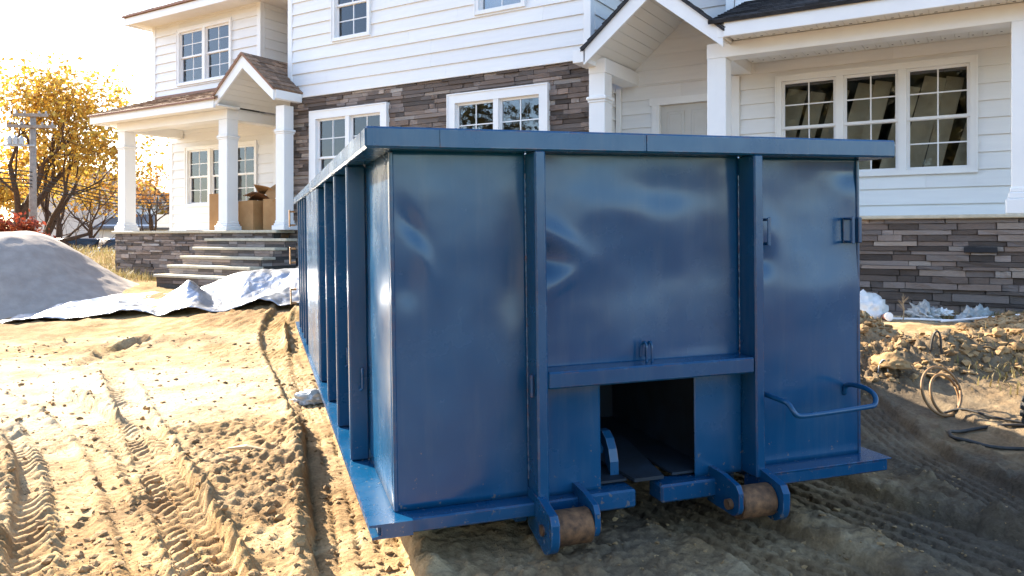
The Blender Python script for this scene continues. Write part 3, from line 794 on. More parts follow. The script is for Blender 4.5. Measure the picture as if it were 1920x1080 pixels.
def unit_mesh(name, mat):
    me = MB().box(-.5, .5, -.5, .5, -.5, .5).mesh(name); me.materials.append(M[mat]); return me
PANE = unit_mesh('pane', 'window_glass')
def window(ax, face, u0, u1, z0, z1, units=2, trim=.09, room=True, inner=None, out=.045, head=None, label=None):
    """double hung units with two-by-two grids; u0..u1, z0..z1 is the outside of the trim"""
    def P(mb, a, b, p, q, t0, t1): return uvbox(mb, ax, face, a, b, p, q, t0, t1)
    tr = MB()
    P(tr, u0, u1, z1-trim, z1, -.1, out); P(tr, u0, u1, z0, z0+trim*.7, -.1, out+.006)
    P(tr, u0, u0+trim, z0+trim*.7, z1-trim, -.1, out); P(tr, u1-trim, u1, z0+trim*.7, z1-trim, -.1, out)
    # back band
    b = .018
    P(tr, u0-b, u0, z0-b, z1+b, -.02, out+.012); P(tr, u1, u1+b, z0-b, z1+b, -.02, out+.012); P(tr, u0, u1, z1, z1+b, -.02, out+.012); P(tr, u0, u1, z0-b, z0, -.02, out+.012)
    iw = (u1-u0-2*trim); uw = iw/units; mull = .045
    for k in range(1, units): P(tr, u0+trim+k*uw-mull, u0+trim+k*uw+mull, z0+trim*.7, z1-trim, -.1, out-.008)
    win = hpart('window', tr, 'white_trim')
    if label: win['label'] = label
    za, zb = z0+trim*.7, z1-trim; zm = (za+zb)/2
    for k in range(units):
        a = u0+trim+k*uw+(mull if k else 0); b_ = u0+trim+(k+1)*uw-(mull if k < units-1 else 0)
        for (p, q, dp, nm) in ((zm-.012, zb, -.02, 'upper_sash'), (za, zm+.016, -.045, 'lower_sash')):
            f = .035; sb = MB()
            P(sb, a, b_, q-f, q, dp-.02, dp+.014); P(sb, a, b_, p, p+f, dp-.02, dp+.014)
            P(sb, a, a+f, p+f, q-f, dp-.02, dp+.014); P(sb, b_-f, b_, p+f, q-f, dp-.02, dp+.014)
            m = .008; uc = (a+b_)/2; zc = (p+q)/2
            P(sb, uc-m, uc+m, p+f, q-f, dp-.012, dp+.006); P(sb, a+f, uc-m, zc-m, zc+m, dp-.012, dp+.0055); P(sb, uc+m, b_-f, zc-m, zc+m, dp-.012, dp+.0055)
            hpart('sash', sb, 'white_vinyl', win)
            for (x0, x1) in ((a+f, uc-m), (uc+m, b_-f)):
                for (y0, y1) in ((p+f, zc-m), (zc+m, q-f)):
                    o = bpy.data.objects.new('pane', PANE); COL.objects.link(o); o.parent = win
                    w_, h_ = x1-x0, y1-y0
                    if ax == 'y': o.location = ((x0+x1)/2, face-dp+.003, (y0+y1)/2); o.scale = (w_, .004, h_)
                    else: o.location = (face+dp, (x0+x1)/2, (y0+y1)/2); o.scale = (.004, w_, h_)
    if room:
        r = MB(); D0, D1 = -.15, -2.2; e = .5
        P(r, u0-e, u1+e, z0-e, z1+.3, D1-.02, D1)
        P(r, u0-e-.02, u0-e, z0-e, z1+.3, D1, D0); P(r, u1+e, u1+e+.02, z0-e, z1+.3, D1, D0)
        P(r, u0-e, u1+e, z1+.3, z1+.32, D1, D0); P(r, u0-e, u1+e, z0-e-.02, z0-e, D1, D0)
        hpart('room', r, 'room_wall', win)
    return win
def hole(u0, u1, z0, z1): return (u0+.01, u1-.01, z0+.01, z1-.01)
def shingles(name, mat, quad_fn, nu, nv, lift=.008):
    """courses of tabs over a roof plane: quad_fn(s, t) -> point, s along the eave in metres, t up the slope in metres; nu/nv = lengths"""
    rs = random.Random(hash(name) % 97+int(nu*10)); mb = MB(); e = .14; t = 0; k = 0
    while t < nv-.01:
        s = -rs.uniform(0, .3)
        while s < nu:
            wdt = rs.choice((.16, .2, .26, .33)); a, b = max(s, 0), min(s+wdt-.004, nu)
            if b-a > .01:
                t1 = min(t+e+.02, nv); o = lift*rs.uniform(.6, 1.9)
                n = (quad_fn(1, 0)-quad_fn(0, 0)).cross(quad_fn(0, 1)-quad_fn(0, 0)).normalized()
                if n.z < 0: n = -n
                A, B, C, D = quad_fn(a, t), quad_fn(b, t), quad_fn(b, t1), quad_fn(a, t1)
                mb.add([A+n*.001, B+n*.001, C, D, A+n*(o+.006), B+n*(o+.006), C+n*.004, D+n*.004], [(0, 1, 5, 4), (4, 5, 6, 7), (1, 2, 6, 5), (3, 0, 4, 7)])
            s += wdt
        t += e; k += 1
    return mb
def roof_plane(pt_eave0, pt_eave1, pt_top0, mat, th=.05):
    """sloping slab with shingle courses; eave runs eave0 -> eave1, top0 above eave0"""
    A, B, C = Vector(pt_eave0), Vector(pt_eave1), Vector(pt_top0)
    u = (B-A); nu = u.length; u.normalize(); v = (C-A); nv = v.length; v.normalize(); n = u.cross(v).normalized()
    if n.z < 0: n = -n
    q = [A, B, B+v*nv, C]
    deck = MB().add([p for p in q]+[p-n*th for p in q], [(0, 1, 2, 3), (7, 6, 5, 4), (0, 4, 5, 1), (1, 5, 6, 2), (2, 6, 7, 3), (3, 7, 4, 0)])
    rf = hpart('roof', deck, mat)
    mb = shingles('sh', mat, lambda s, t: A+u*s+v*t+n*.002, nu, nv)
    mb.build('shingles', mat, rf, kind='stuff')
    return rf
def column(x, y, z0, z1, w=.235, band=None, name='column', plinth=.12):
    cb = MB().bbox(x-w/2, x+w/2, y-w/2, y+w/2, z0, z1, .006)
    c = hpart(name, cb, 'white_trim')
    b = MB(); e = w/2+.05; b.bbox(x-e, x+e, y-e, y+e, z0, z0+plinth*.7, .008); e = w/2+.028; b.bbox(x-e, x+e, y-e, y+e, z0+plinth*.7, z0+plinth, .01)
    e = w/2+.012; b.bbox(x-e, x+e, y-e, y+e, z0+plinth, z0+plinth+.05, .008)
    hpart('column_base', b, 'white_trim', c)
    if band:
        b = MB(); e = w/2+.03; b.bbox(x-e, x+e, y-e, y+e, band, band+.05, .012); e = w/2+.014; b.bbox(x-e, x+e, y-e, y+e, band-.03, band, .006)
        hpart('column_band', b, 'white_trim', c)
    return c
def board(name, x0, x1, y0, y1, z0, z1, mat='white_trim', b=.004): return hpart(name, MB().bbox(x0, x1, y0, y1, z0, z1, b), mat)
def planked(name, x0, x1, y0, y1, z, step=.12, along='y', mat='soffit'):
    """ceiling of narrow boards, one strip each"""
    root = hpart(name, MB().box(x0, x1, y0, y1, z+.012, z+.03), mat)
    u = x0 if along == 'y' else y0; end = x1 if along == 'y' else y1
    while u < end-.01:
        b = min(u+step, end)
        m = MB()
        if along == 'y': m.bbox(u+.002, b-.002, y0, y1, z, z+.0115, .003)
        else: m.bbox(x0, x1, u+.002, b-.002, z, z+.0115, .003)
        m.build('soffit_board', mat, root); u = b
    return root

Y0 = 9.8; FL = Z(.13)
GB = .30                                        # below grade
# --- main block
W1 = (-10.28, -8.52, Z(.62), Z(2.21)); W2 = (-7.25, -5.48, Z(.62), Z(2.21))
UA = (-9.76, -8.90, Z(3.41), Z(4.62)); UB = (-6.74, -5.87, Z(3.41), Z(4.62))
veneer('y', Y0, -10.87, -4.80, GB, Z(2.49), [W1, W2], 5)
siding('y', Y0-.035, -10.77, -4.90, Z(2.50), Z(5.3), [hole(*UA), hole(*UB)], .215, 4)
board('corner_board', -10.88, -10.77, Y0-.066, Y0+.06, Z(2.50), Z(5.3)); board('corner_board', -4.90, -4.79, Y0-.066, Y0+.06, Z(2.50), Z(5.3))
board('frieze_board', -10.769, -4.901, Y0-.064, Y0-.034, Z(2.495), Z(2.535))
window('y', Y0-.03, *W1, 2, trim=.13, out=.06); window('y', Y0-.03, *W2, 2, trim=.13, out=.06)

for q, f in ((UA, Y0-.035), (UB, Y0-.035)):
    wn_ = window('y', f, *q, 1, trim=.055)
    hpart('blind', MB().box(q[0]+.02, q[1]-.02, f+.20, f+.205, q[2]+.02, q[3]-.02), 'blind', wn_)
siding('x', -4.80, Y0+.061, 13.5, Z(2.5), Z(5.3), (), .215, 6)
siding('x', -4.80, Y0+.001, 10.6, Z(.13), Z(2.5), (), .2, 8, joint=False)
wall('y', 13.4, -16, 3.4, GB, Z(5.3), (), 'white_siding')
hpart('wall', MB().box(-10.87, -10.75, Y0+.1, 13.3, GB, Z(5.3)), 'white_siding')
# main roof above the frame
mr = MB().prism([(9.35, Z(5.3)), (9.35, Z(5.45)), (11.7, Z(7.0)), (14.0, Z(5.45)), (14.0, Z(5.3))], 0, -11.2, -4.4); hpart('roof', mr, 'brown_shingle')
# --- left wing
YU, YG = 10.45, 10.87; XL, XR = -16.0, -12.44
WU = (-15.10, -13.32, Z(3.30), Z(4.50)); WG = (-15.40, -13.05, Z(.70), Z(2.0))
siding('y', YU, XL+.1, XR-.1, Z(2.85), Z(4.74), [hole(*WU)], .2, 12)
board('corner_board', XL-.01, XL+.1, YU-.03, YU+.08, Z(2.85), Z(4.74)); board('corner_board', XR-.1, XR+.01, YU-.03, YU+.08, Z(2.85), Z(4.74))
wn_ = window('y', YU, *WU, 2, trim=.06); hpart('blind', MB().box(WU[0]+.02, WU[1]-.02, YU+.20, YU+.205, WU[2]+.02, WU[3]-.02), 'blind', wn_)
siding('x', XR, YU+.081, 13.3, Z(2.4), Z(4.74), (), .2, 13)
siding('y', YG, XL+.1, XR-.1, Z(.13), Z(2.5), [hole(*WG)], .2, 14)
board('corner_board', XL-.01, XL+.1, YG-.03, YG+.08, Z(.13), Z(2.5)); board('corner_board', XR-.1, XR+.01, YG-.03, YG+.08, Z(.13), Z(2.5))
wg = window('y', YG, *WG, 3, trim=.06)
cu = MB()
for (a, b) in ((-15.3, -14.75), (-14.62, -14.0), (-13.85, -13.15)):
    n = 40
    for k in range(n):
        u = a+(b-a)*k/n; u2 = a+(b-a)*(k+1)/n; f = lambda q: YG+.28+.025*math.sin(q*46)
        cu.add([(u, f(u), Z(.72)), (u2, f(u2), Z(.72)), (u2, f(u2), Z(1.95)), (u, f(u), Z(1.95))], [(0, 1, 2, 3)])
hpart('curtain', cu, 'curtain', wg)
siding('x', XR, YG+.081, 12.4, Z(.13), Z(2.5), (), .2, 15, joint=False)
siding('y', 12.4, XR, -10.87, Z(.13), Z(4.74), (), .2, 16, joint=False)
hpart('wall', MB().box(XL, XL+.12, YG+.1, 13.3, GB, Z(4.74)), 'white_siding')
planked('soffit', -16.25, -10.9, 9.97, 13.3, Z(4.70), .3, 'y')
board('fascia', -16.25, -10.89, 9.93, 9.968, Z(4.66), Z(4.84)); board('fascia', -16.29, -16.251, 9.93, 13.4, Z(4.66), Z(4.84))
roof_plane((-16.32, 9.90, Z(4.86)), (-10.9, 9.90, Z(4.86)), (-16.32, 12.2, Z(6.0)), 'brown_shingle')
board('drip_edge', -16.33, -10.9, 9.885, 9.899, Z(4.825), Z(4.862), 'drip_edge', .002)
# --- left porch: stone base, slab, steps
PX = -15.72; PY = 9.42
veneer('y', PY, PX, -10.88, GB, Z(.075), (), 21)
hpart('stone_wall', MB().box(PX-.05, PX-.001, PY, YG, GB, Z(.075)), 'mortar')
slab = board('porch_slab', PX-.09, -10.75, PY-.07, 12.38, Z(.077), Z(.13), 'limestone', .01)
SX0, SX1 = -12.42, -10.22
veneer('y', PY, -10.879, -10.25, GB, Z(-.03), (), 23)
for k in range(5):
    zt = Z(-.02)-.155*k; yf = PY-.30-.255*k
    st = hpart('step', MB().bbox(SX0+.05, SX1-.05, yf+.03, PY-.052 if k == 0 else PY-.30-.255*(k-1)+.028, GB-.1, zt-.05, .004), 'mortar')
    hpart('tread', MB().bbox(SX0, SX1, yf, PY-.052 if k == 0 else PY-.30-.255*(k-1)+.028, zt-.048, zt, .008), 'limestone', st)
    rs = random.Random(50+k); u = SX0+.055
    z0_ = zt-.155
    while u < SX1-.06:
        b = min(u+rs.uniform(.2, .5), SX1-.055)
        for zz in (0, 1):
            hh = (.155-.055)/2
            MB().bbox(u+.002, b-.002, yf+.03-rs.uniform(.004, .014), yf+.031, z0_+.004+hh*zz, z0_+.002+hh*(zz+1), .003).build('stone', 'ledge_stone', st)
        u = b
    u = yf+.035
    while u < PY-.06:
        b = min(u+rs.uniform(.15, .4), PY-.055)
        for zz in (0, 1):
            MB().bbox(SX1-.051, SX1-.05+rs.uniform(.004, .014), u+.002, b-.002, z0_+.004+.05*zz, z0_+.002+.05*(zz+1), .003).build('stone', 'ledge_stone', st)
        u = b
ZBEAM = Z(2.22)
column(-15.58, 9.56, FL, ZBEAM, .25, Z(1.87)); column(-12.30, 9.56, FL, ZBEAM, .25, Z(1.87)); column(-10.76, 9.56, FL, ZBEAM+.12, .22, Z(1.87))
board('beam', -15.73, -12.17, 9.43, 9.68, ZBEAM, Z(2.40)); board('beam', -15.73, -15.49, 9.681, YG-.032, ZBEAM, Z(2.40)); board('beam', -12.42, -12.171, 9.681, YG+.4, ZBEAM, Z(2.40))
planked('porch_ceiling', -15.72, -12.18, 9.60, YG-.03, Z(2.401), .12, 'x')
planked('soffit', -16.05, -12.0, 9.12, 9.59, Z(2.402), .3, 'y')
board('fascia', -16.1, -12.1, 9.08, 9.119, Z(2.37), Z(2.53)); board('fascia', -16.14, -16.101, 9.08, YU, Z(2.37), Z(2.53))
roof_plane((-16.15, 9.05, Z(2.55)), (-12.0, 9.05, Z(2.55)), (-16.15, YU-.024, Z(3.06)), 'brown_shingle', .03)
board('drip_edge', -16.16, -12.02, 9.03, 9.049, Z(2.515), Z(2.552), 'drip_edge', .002)
board('flashing', -15.9, -12.45, YU-.045, YU-.03, Z(3.05), Z(3.12), 'drip_edge', .002)
def gable(xc, half, yf, yb, za, slope, mat, wall_y, seed, planks=True, yroof=None):
    """open vaulted gable porch roof: rake boards, boarded vault, back wall"""
    zt = lambda x: za-slope*abs(x-xc)
    wb = .215
    for s in (-1, 1):
        e = xc+s*half
        # rake board
        pts = [(xc, za), (e, zt(e)), (e, zt(e)-wb), (xc, za-wb*1.22)]
        hpart('rake_board', MB().prism(pts, 1, yf, yf+.04), 'white_trim')
        # roof slab and shingles
        lip = .03
        A = (e+s*.03, yf-lip, zt(e)+.012-slope*.03); B = (e+s*.03, yroof or yb, zt(e)+.012-slope*.03); C = (xc, yf-lip, za+.012)
        roof_plane(A, B, C, mat, .03)
        hpart('drip_edge', MB().prism([(xc, za+.012), (e+s*.03, zt(e)+.012-slope*.03), (e+s*.03, zt(e)-.02-slope*.03), (xc, za-.02)], 1, yf-.032, yf-.02), 'drip_edge' if mat == 'brown_shingle' else 'black_shingle')
        # vault boards
        vr = hpart('vault', MB().prism([(xc, za-.12), (e, zt(e)-.10), (e, zt(e)-.085), (xc, za-.105)], 1, yf+.041, yb), 'soffit')
        Ls = math.hypot(half, slope*half); n = int(Ls/.13)
        for k in range(n):
            a = xc+s*half*k/n; b = xc+s*half*(k+1)/n; a2 = a+s*.003; b2 = b-s*.003
            MB().prism([(a2, zt(a2)-.134), (b2, zt(b2)-.134), (b2, zt(b2)-.1215), (a2, zt(a2)-.1215)], 1, yf+.042, yb).build('soffit_board', 'soffit', vr)
    # siding in the tympanum of the back wall
    wl = hpart('wall', MB().prism([(xc-half, ZBEAM), (xc+half, ZBEAM), (xc+half, zt(xc+half)), (xc, za), (xc-half, zt(xc-half))], 1, wall_y+.001, wall_y+.1), 'white_siding')
    z = ZBEAM; k = 0
    while z < za-.15:
        q = min(z+.2, za-.13)
        hw = lambda zz: min(half, (za-.1-zz)/slope)
        a0, a1 = hw(z), hw(q)
        mb = MB().add([(xc-a0, wall_y-.021, z), (xc+a0, wall_y-.021, z), (xc+a1, wall_y-.005, q), (xc-a1, wall_y-.005, q), (xc-a0, wall_y, z), (xc+a0, wall_y, z), (xc+a1, wall_y, q), (xc-a1, wall_y, q)],
                      [(0, 1, 2, 3), (7, 6, 5, 4), (0, 4, 5, 1), (1, 5, 6, 2), (2, 6, 7, 3), (3, 7, 4, 0)])
        mb.build('siding_board', 'white_siding', wl); z += .2
gable(-11.33, .80, 9.10, 11.3, Z(3.27), .86, 'brown_shingle', 11.2, 2, yroof=12.35)
board('eave_return', -10.62, -10.50, 9.141, 9.73, Z(2.40), Z(2.55))
# --- entry and right wing
YW = 10.6; FR = Z(.24)
TW = (-2.46, -.19, Z(.78), Z(2.12)); DR = (-4.22, -3.16, FR, Z(2.0))
siding('y', YW, -4.79, 2.6, Z(.2), Z(2.42), [hole(*TW), DR], .2, 31)
board('corner_board', -4.768, -4.69, YW-.07, YW-.031, FR, Z(2.2)); board('corner_board', -3.06, -2.95, YW-.058, YW-.031, FR, Z(2.2))
tw = window('y', YW, *TW, 3, trim=.06, label='triple double-hung window with boards leaning behind the glass')
d = MB(); d.bbox(-4.10, -3.28, YW+.02, YW+.06, FR, Z(1.9), .004)
door = hpart('door', d, 'door_paint')
for (a, b, p, q) in ((-4.0, -3.74, Z(1.25), Z(1.8)), (-3.64, -3.38, Z(1.25), Z(1.8)), (-4.0, -3.74, Z(.45), Z(1.1)), (-3.64, -3.38, Z(.45), Z(1.1))):
    m = MB(); m.bbox(a, b, YW+.008, YW+.019, p, q, .008); m.bbox(a+.04, b-.04, YW+.0, YW+.0078, p+.04, q-.04, .006); hpart('door_panel', m, 'door_paint', door)
hpart('knob', MB().lathe([(.01, 0), (.012, -.03), (.028, -.04), (.03, -.055), (.015, -.066)], 1, (-3.35, YW+.019, Z(.95)), 14), 'steel_grey', door)
m = MB(); m.box(-4.22, -4.10, YW-.045, YW+.06, FR, Z(1.9)); m.box(-3.28, -3.16, YW-.045, YW+.06, FR, Z(1.9)); m.box(-4.25, -3.13, YW-.05, YW+.06, Z(1.9), Z(2.0)); m.box(-4.2, -4.13, YW-.055, YW-.0451, FR, Z(1.89)); hpart('door_frame', m, 'white_trim')
column(-4.55, 9.55, FR, Z(2.21), .235, Z(1.85)); column(-2.92, 9.55, FR, Z(2.21), .235); column(.27, 9.55, FR, Z(2.21), .26, plinth=.22)
board('beam', -3.04, 2.6, 9.43, 9.67, Z(2.21), Z(2.395)); board('beam', -3.04, -2.79, 9.671, YW-.022, Z(2.211), Z(2.394)); board('beam', -4.67, -4.42, 9.43, YW-.022, Z(2.21), Z(2.40))
planked('porch_ceiling', -2.78, 2.6, 9.672, YW-.024, Z(2.345), .14, 'y')
planked('soffit', -2.7, 2.6, 9.115, 9.428, Z(2.398), .14, 'y')
board('fascia', -2.72, 2.7, 9.07, 9.112, Z(2.37), Z(2.54))
hp_ = MB()
for k in range(30): hp_.box(-2.65+k*.14, -2.62+k*.14, 9.36, 9.38, Z(2.3965), Z(2.3978))
for k in range(34): hp_.box(-2.75+k*.14, -2.73+k*.14, 10.42, 10.44, Z(2.3435), Z(2.3448))
hpart('soffit_vent', hp_, 'dark_hollow')
roof_plane((-2.9, 9.03, Z(2.56)), (2.7, 9.03, Z(2.56)), (-2.9, 11.3, Z(2.56)+2.27*.40), 'black_shingle', .03)
siding('y', 10.7, -3.05, 2.6, Z(3.1), Z(5.0), (), .2, 33); board('corner_board', -3.17, -3.06, 10.66, 10.8, Z(3.12), Z(5.0))
siding('y', 11.25, -4.78, -3.06, Z(3.2), Z(5.0), (), .2, 34)
gable(-3.66, .92, 9.10, YW-.03, Z(3.27), .86, 'black_shingle', YW-.024, 3, yroof=11.2)
board('eave_return', -4.74, -4.56, 9.10, 9.50, Z(2.30), Z(2.47)); board('eave_return', -2.80, -2.722, 9.095, 9.42, Z(2.37), Z(2.53))
hpart('downlight', MB().lathe([(.05, 0), (.05, .02), (.02, .021)], 2, (-3.35, 9.9, Z(2.845)), 16), 'dark_hollow')
hpart('roof', MB().box(-4.7, 2.8, 10.6, 13.4, Z(5.0), Z(5.15)), 'black_shingle')
veneer('y', 9.44, -2.7, 2.6, GB, Z(.195), (), 41, .07)
veneer('y', 9.46, -4.8, -2.71, GB, Z(.195), (), 42, .08)
board('porch_slab', -4.79, 2.65, 9.36, YW, Z(.197), Z(.24), 'limestone', .01)
hpart('wall', MB().box(2.55, 2.65, 10.7, 13.4, GB, Z(5.0)), 'white_siding')
pv = hpart('wall_vent', MB().bbox(-.28, .02, 9.37, 9.40, Z(-.16), Z(-.10), .004), 'dark_hollow')
build_stones()
# boards leaning inside the triple window
for k in range(10):
    x = -2.75+k*.27; wd = .20 if k % 3 else .25
    b = MB().bbox(-wd/2, wd/2, -.012, .012, 0, 2.0+.1*random.random(), .003).build('plank', 'plywood', None, (x, YW+.24+.004*k+.02*(k % 2), Z(-.02)),
        label='pale sawn board leaning with its neighbours inside the triple window', cat='plank', group='boards leaning inside the triple window')
    b.rotation_euler = (R(-4), R(14+random.uniform(-1.5, 1.5)), 0)
# ------------------------------------------------------------------ trees, street, far houses
def grow(base, height, seed, spread=.55, levels=5, r0=.22, lean=(0, 0), trunk_frac=.3, nchild=3, up=.25):
    rs = random.Random(seed); mb = MB(); tips = []
    def br(p, d, ln, r, lv):
        n = 4; pts = [p]; dd = d.copy(); q = p.copy()
        for k in range(n):
            dd = (dd+Vector((rs.gauss(0, .10), rs.gauss(0, .10), rs.gauss(0, .07)+up*.12*(lv > 0)))).normalized()
            q = q+dd*ln/n; pts.append(q.copy())
        r1 = r*(.62 if lv else .72)
        mb.tube(pts, [r+(r1-r)*k/n for k in range(n+1)], 7 if lv < 2 else (5 if lv < 4 else 3), cap=False)
        if lv >= levels-2: tips.append((pts[-1], lv)); tips.append((pts[2], lv)) if lv == levels else None
        if lv == levels: return
        m = nchild if lv else nchild+1
        ph = rs.uniform(0, 6.28)
        for k in range(m):
            a = ph+6.28*k/m+rs.uniform(-.5, .5); tilt = spread*rs.uniform(.6, 1.35)
            o1 = dd.orthogonal().normalized(); o2 = dd.cross(o1)
            nd = (dd*math.cos(tilt)+(o1*math.cos(a)+o2*math.sin(a))*math.sin(tilt)); nd.z += up*.5; nd.normalize()
            st = pts[-1] if k == 0 else pts[rs.choice((2, 3, 4))]
            br(st.copy(), nd, ln*rs.uniform(.62, .86), r1*rs.uniform(.6, .85), lv+1)
    d0 = Vector((lean[0], lean[1], 1)).normalized()
    br(Vector((0, 0, -.15)), d0, height*trunk_frac, r0, 0)
    return mb, tips
def leaves(tips, n, size, scat, seed, mat, parent):
    g = np.random.default_rng(seed); T = np.array([t[0][:] for t in tips])
    wgt = g.random(len(T))**2.8; wgt /= wgt.sum()
    P = T[g.choice(len(T), n, p=wgt)]+g.normal(0, scat, (n, 3))
    a = g.normal(size=(n, 3)); a /= np.linalg.norm(a, axis=1)[:, None]
    b = np.cross(a, g.normal(size=(n, 3))); b /= np.linalg.norm(b, axis=1)[:, None]
    s = size*(.4+1.3*g.random((n, 1))**1.6)
    a = a*s; b = b*s*.62; nn = np.cross(a, b); nn /= np.linalg.norm(nn, axis=1)[:, None]; nn = nn*s*.2
    v = np.stack([P-a, P-b*.9+nn, P+a, P+b*.9+nn], 1).reshape(-1, 3)
    f = np.arange(4*n).reshape(n, 4)
    me = bpy.data.meshes.new('crown'); me.from_pydata(v.tolist(), [], f.tolist())
    return mobj('crown', me, mat, parent, kind='stuff' if False else None)
def tree(px, d, height, seed, label, mat='gold_leaf', n=6000, size=.14, scat=.4, group=None, name='autumn_tree', base=None, low=.5, **kw):
    p = base if base is not None else c2w((px-960)/1450*d, d)
    p = Vector((p.x, p.y, gh(p)))
    t = empty(name, p, (0, 0, 0), label, 'tree', group)
    mb, tips = grow(p, height, seed, **kw)
    mb.build('trunk', 'bark', t, smooth=True)
    zt = max(q[0].z for q in tips); tips = [q for q in tips if q[0].z > zt*low]
    if n: leaves(tips, n, size, scat, seed, mat, t)
    return t
tree(15, 33, 13.6, 3, 'tall golden-leaved tree with a straight trunk left of the wooden utility pole', n=5200, size=.10, scat=.34, trunk_frac=.24, r0=.27, spread=.58, levels=6)
tree(40, 34, 12.6, 8, 'golden-leaved tree whose trunk leans behind the wooden utility pole', n=5000, size=.10, scat=.34, levels=6, trunk_frac=.22, r0=.22, lean=(.28, .1), spread=.66)
tree(108, 40, 7.0, 12, 'small yellow-leaved tree in front of the white street house', n=1500, size=.11, scat=.3, trunk_frac=.36, r0=.2, spread=.6)
tree(178, 43, 6.2, 17, 'thin yellow tree beyond the parked cars, next to the porch corner', n=1500, size=.11, scat=.32, trunk_frac=.33, r0=.12, spread=.6)
tree(288, 44, 7.6, 23, 'sparse reddish tree seen between the porch column and the house wall', 'orange_leaf', n=900, size=.10, scat=.3, trunk_frac=.24, r0=.15, levels=6, spread=.55)
for k, (px, d, h, s) in enumerate(((-60, 46, 8, 31), (75, 62, 8.5, 33), (150, 66, 7.6, 37), (215, 60, 7.4, 41), (265, 64, 7.6, 45), (330, 66, 7.5, 49))):
    tree(px, d, h, s, ('bushy orange' if k % 2 else 'bushy golden')+' autumn tree in the row behind the street houses', 'orange_leaf' if k % 2 else 'gold_leaf', n=2600, size=.15, scat=.5, group=('orange' if k % 2 else 'golden')+' trees behind the street', trunk_frac=.3, r0=.2, spread=.7, levels=4)
# trees standing behind the photographer, mirrored in the window panes
for k, (x, y, h, s) in enumerate(((-21, -12, 12, 61), (-15, -17, 13, 67), (-8.5, -18, 12, 71), (-5.0, -18, 12, 75), (-1.8, -19, 12, 79))):
    tree(0, 0, h, s, 'bare-branched tree across the yard that faces the house windows' if k < 2 else 'dense dark green tree across the yard that faces the triple window', 'olive_leaf', n=1500 if k < 2 else 9000, size=.16 if k < 2 else .3, scat=.5 if k < 2 else .9, name='yard_tree', group='bare trees across the yard' if k < 2 else 'dense trees across the yard', low=.3, base=Vector((x, y, 0)), trunk_frac=.26, r0=.26, spread=.6)
# red hedge
def shrub(px, d, w_, h_, seed, label, mat, n=2600, name='shrub'):
    p = c2w((px-960)/1450*d, d); p.z = gh(p)
    t = empty(name, p, (0, 0, YAW), label, 'shrub')
    g = np.random.default_rng(seed); tips = []
    st = MB()
    for k in range(46):
        a = g.random()*6.28; rr = g.random()**.5; hh = h_*(.55+.45*g.random())*(1-.3*rr)
        q = Vector((w_*rr*math.cos(a), .6*rr*math.sin(a), hh)); tips.append((q, 1)); tips.append((q*.8, 1)); st.tube([(q.x*.25, q.y*.25, -.05), (q.x*.7, q.y*.7, hh*.55), tuple(q)], [.02, .014, .006], 4, cap=False)
    st.build('stem', 'bark', t); leaves(tips, n, .085, .16, seed, mat, t); return t
shrub(20, 27, 1.15, 2.5, 4, 'round red-leaved shrub behind the grey sand pile', 'red_leaf', n=4200)

def pole():
    d = 29; p = c2w((62-960)/1450*d, d); z0 = gh(p); top = at(62, 213, d).z
    t = empty('utility_pole', (p.x, p.y, z0), (0, 0, YAW+R(8)), 'weathered wooden utility pole with two crossarms and grey insulator rack', 'pole')
    Hh = top-z0
    MB().tube([(0, 0, -.2), (0, 0, Hh*.5), (0, 0, Hh)], [.15, .125, .10], 12).build('shaft', 'pole_wood', t, smooth=True)
    for z, wd in ((Hh-.08, 1.05), (Hh-.50, 1.5)):
        a = MB().bbox(-wd*.5-.1, wd*.55, -.17, -.08, z-.06, z+.06, .01).build('crossarm', 'pole_wood', t)
        for x in (-wd*.5, -wd*.22, wd*.25, wd*.48):
            MB().lathe([(.02, 0), (.045, .02), (.03, .05), (.045, .07), (.02, .10)], 2, (x, -.125, z+.06), 8).build('insulator', 'steel_grey', a)
    for k, x in enumerate((-.75, -.55, -.35)):
        MB().lathe([(.06, 0), (.09, .02), (.09, .26), (.06, .3), (.02, .36)], 2, (x, -.12, Hh-1.2), 12).build('insulator_can', 'steel_grey', t)
    MB().bbox(-.95, .12, -.16, -.10, Hh-1.25, Hh-1.18, .008).build('rack', 'steel_grey', t)
    return t
pole()
WIRES = [((-260, 268), (62, 330), (335, 372)), ((-260, 275), (62, 338), (335, 381)), ((-260, 296), (62, 345), (335, 386)), ((-260, 305), (62, 352), (335, 392)), ((-260, 322), (62, 357), (335, 398)), ((-260, 196), (62, 241), (335, 330))]
for k, q in enumerate(WIRES):
    ds_ = (24, 28.9, 38)
    A, B, C = [at(q[j][0], q[j][1]-8, ds_[j]) for j in range(3)]
    pts = []
    for s in range(25):
        t = s/24; a = A.lerp(B, t/.45) if t < .45 else B.lerp(C, (t-.45)/.55)
        u = (t/.45 if t < .45 else (t-.45)/.55); a.z -= .35*4*u*(1-u)*(.5 if t < .45 else 1)
        pts.append(a)
    MB().tube(pts, .022 if k < 5 else .012, 5).build('overhead_wire', 'wire_black', None, label='black overhead cable strung past the wooden utility pole', cat='wire', group='overhead cables')
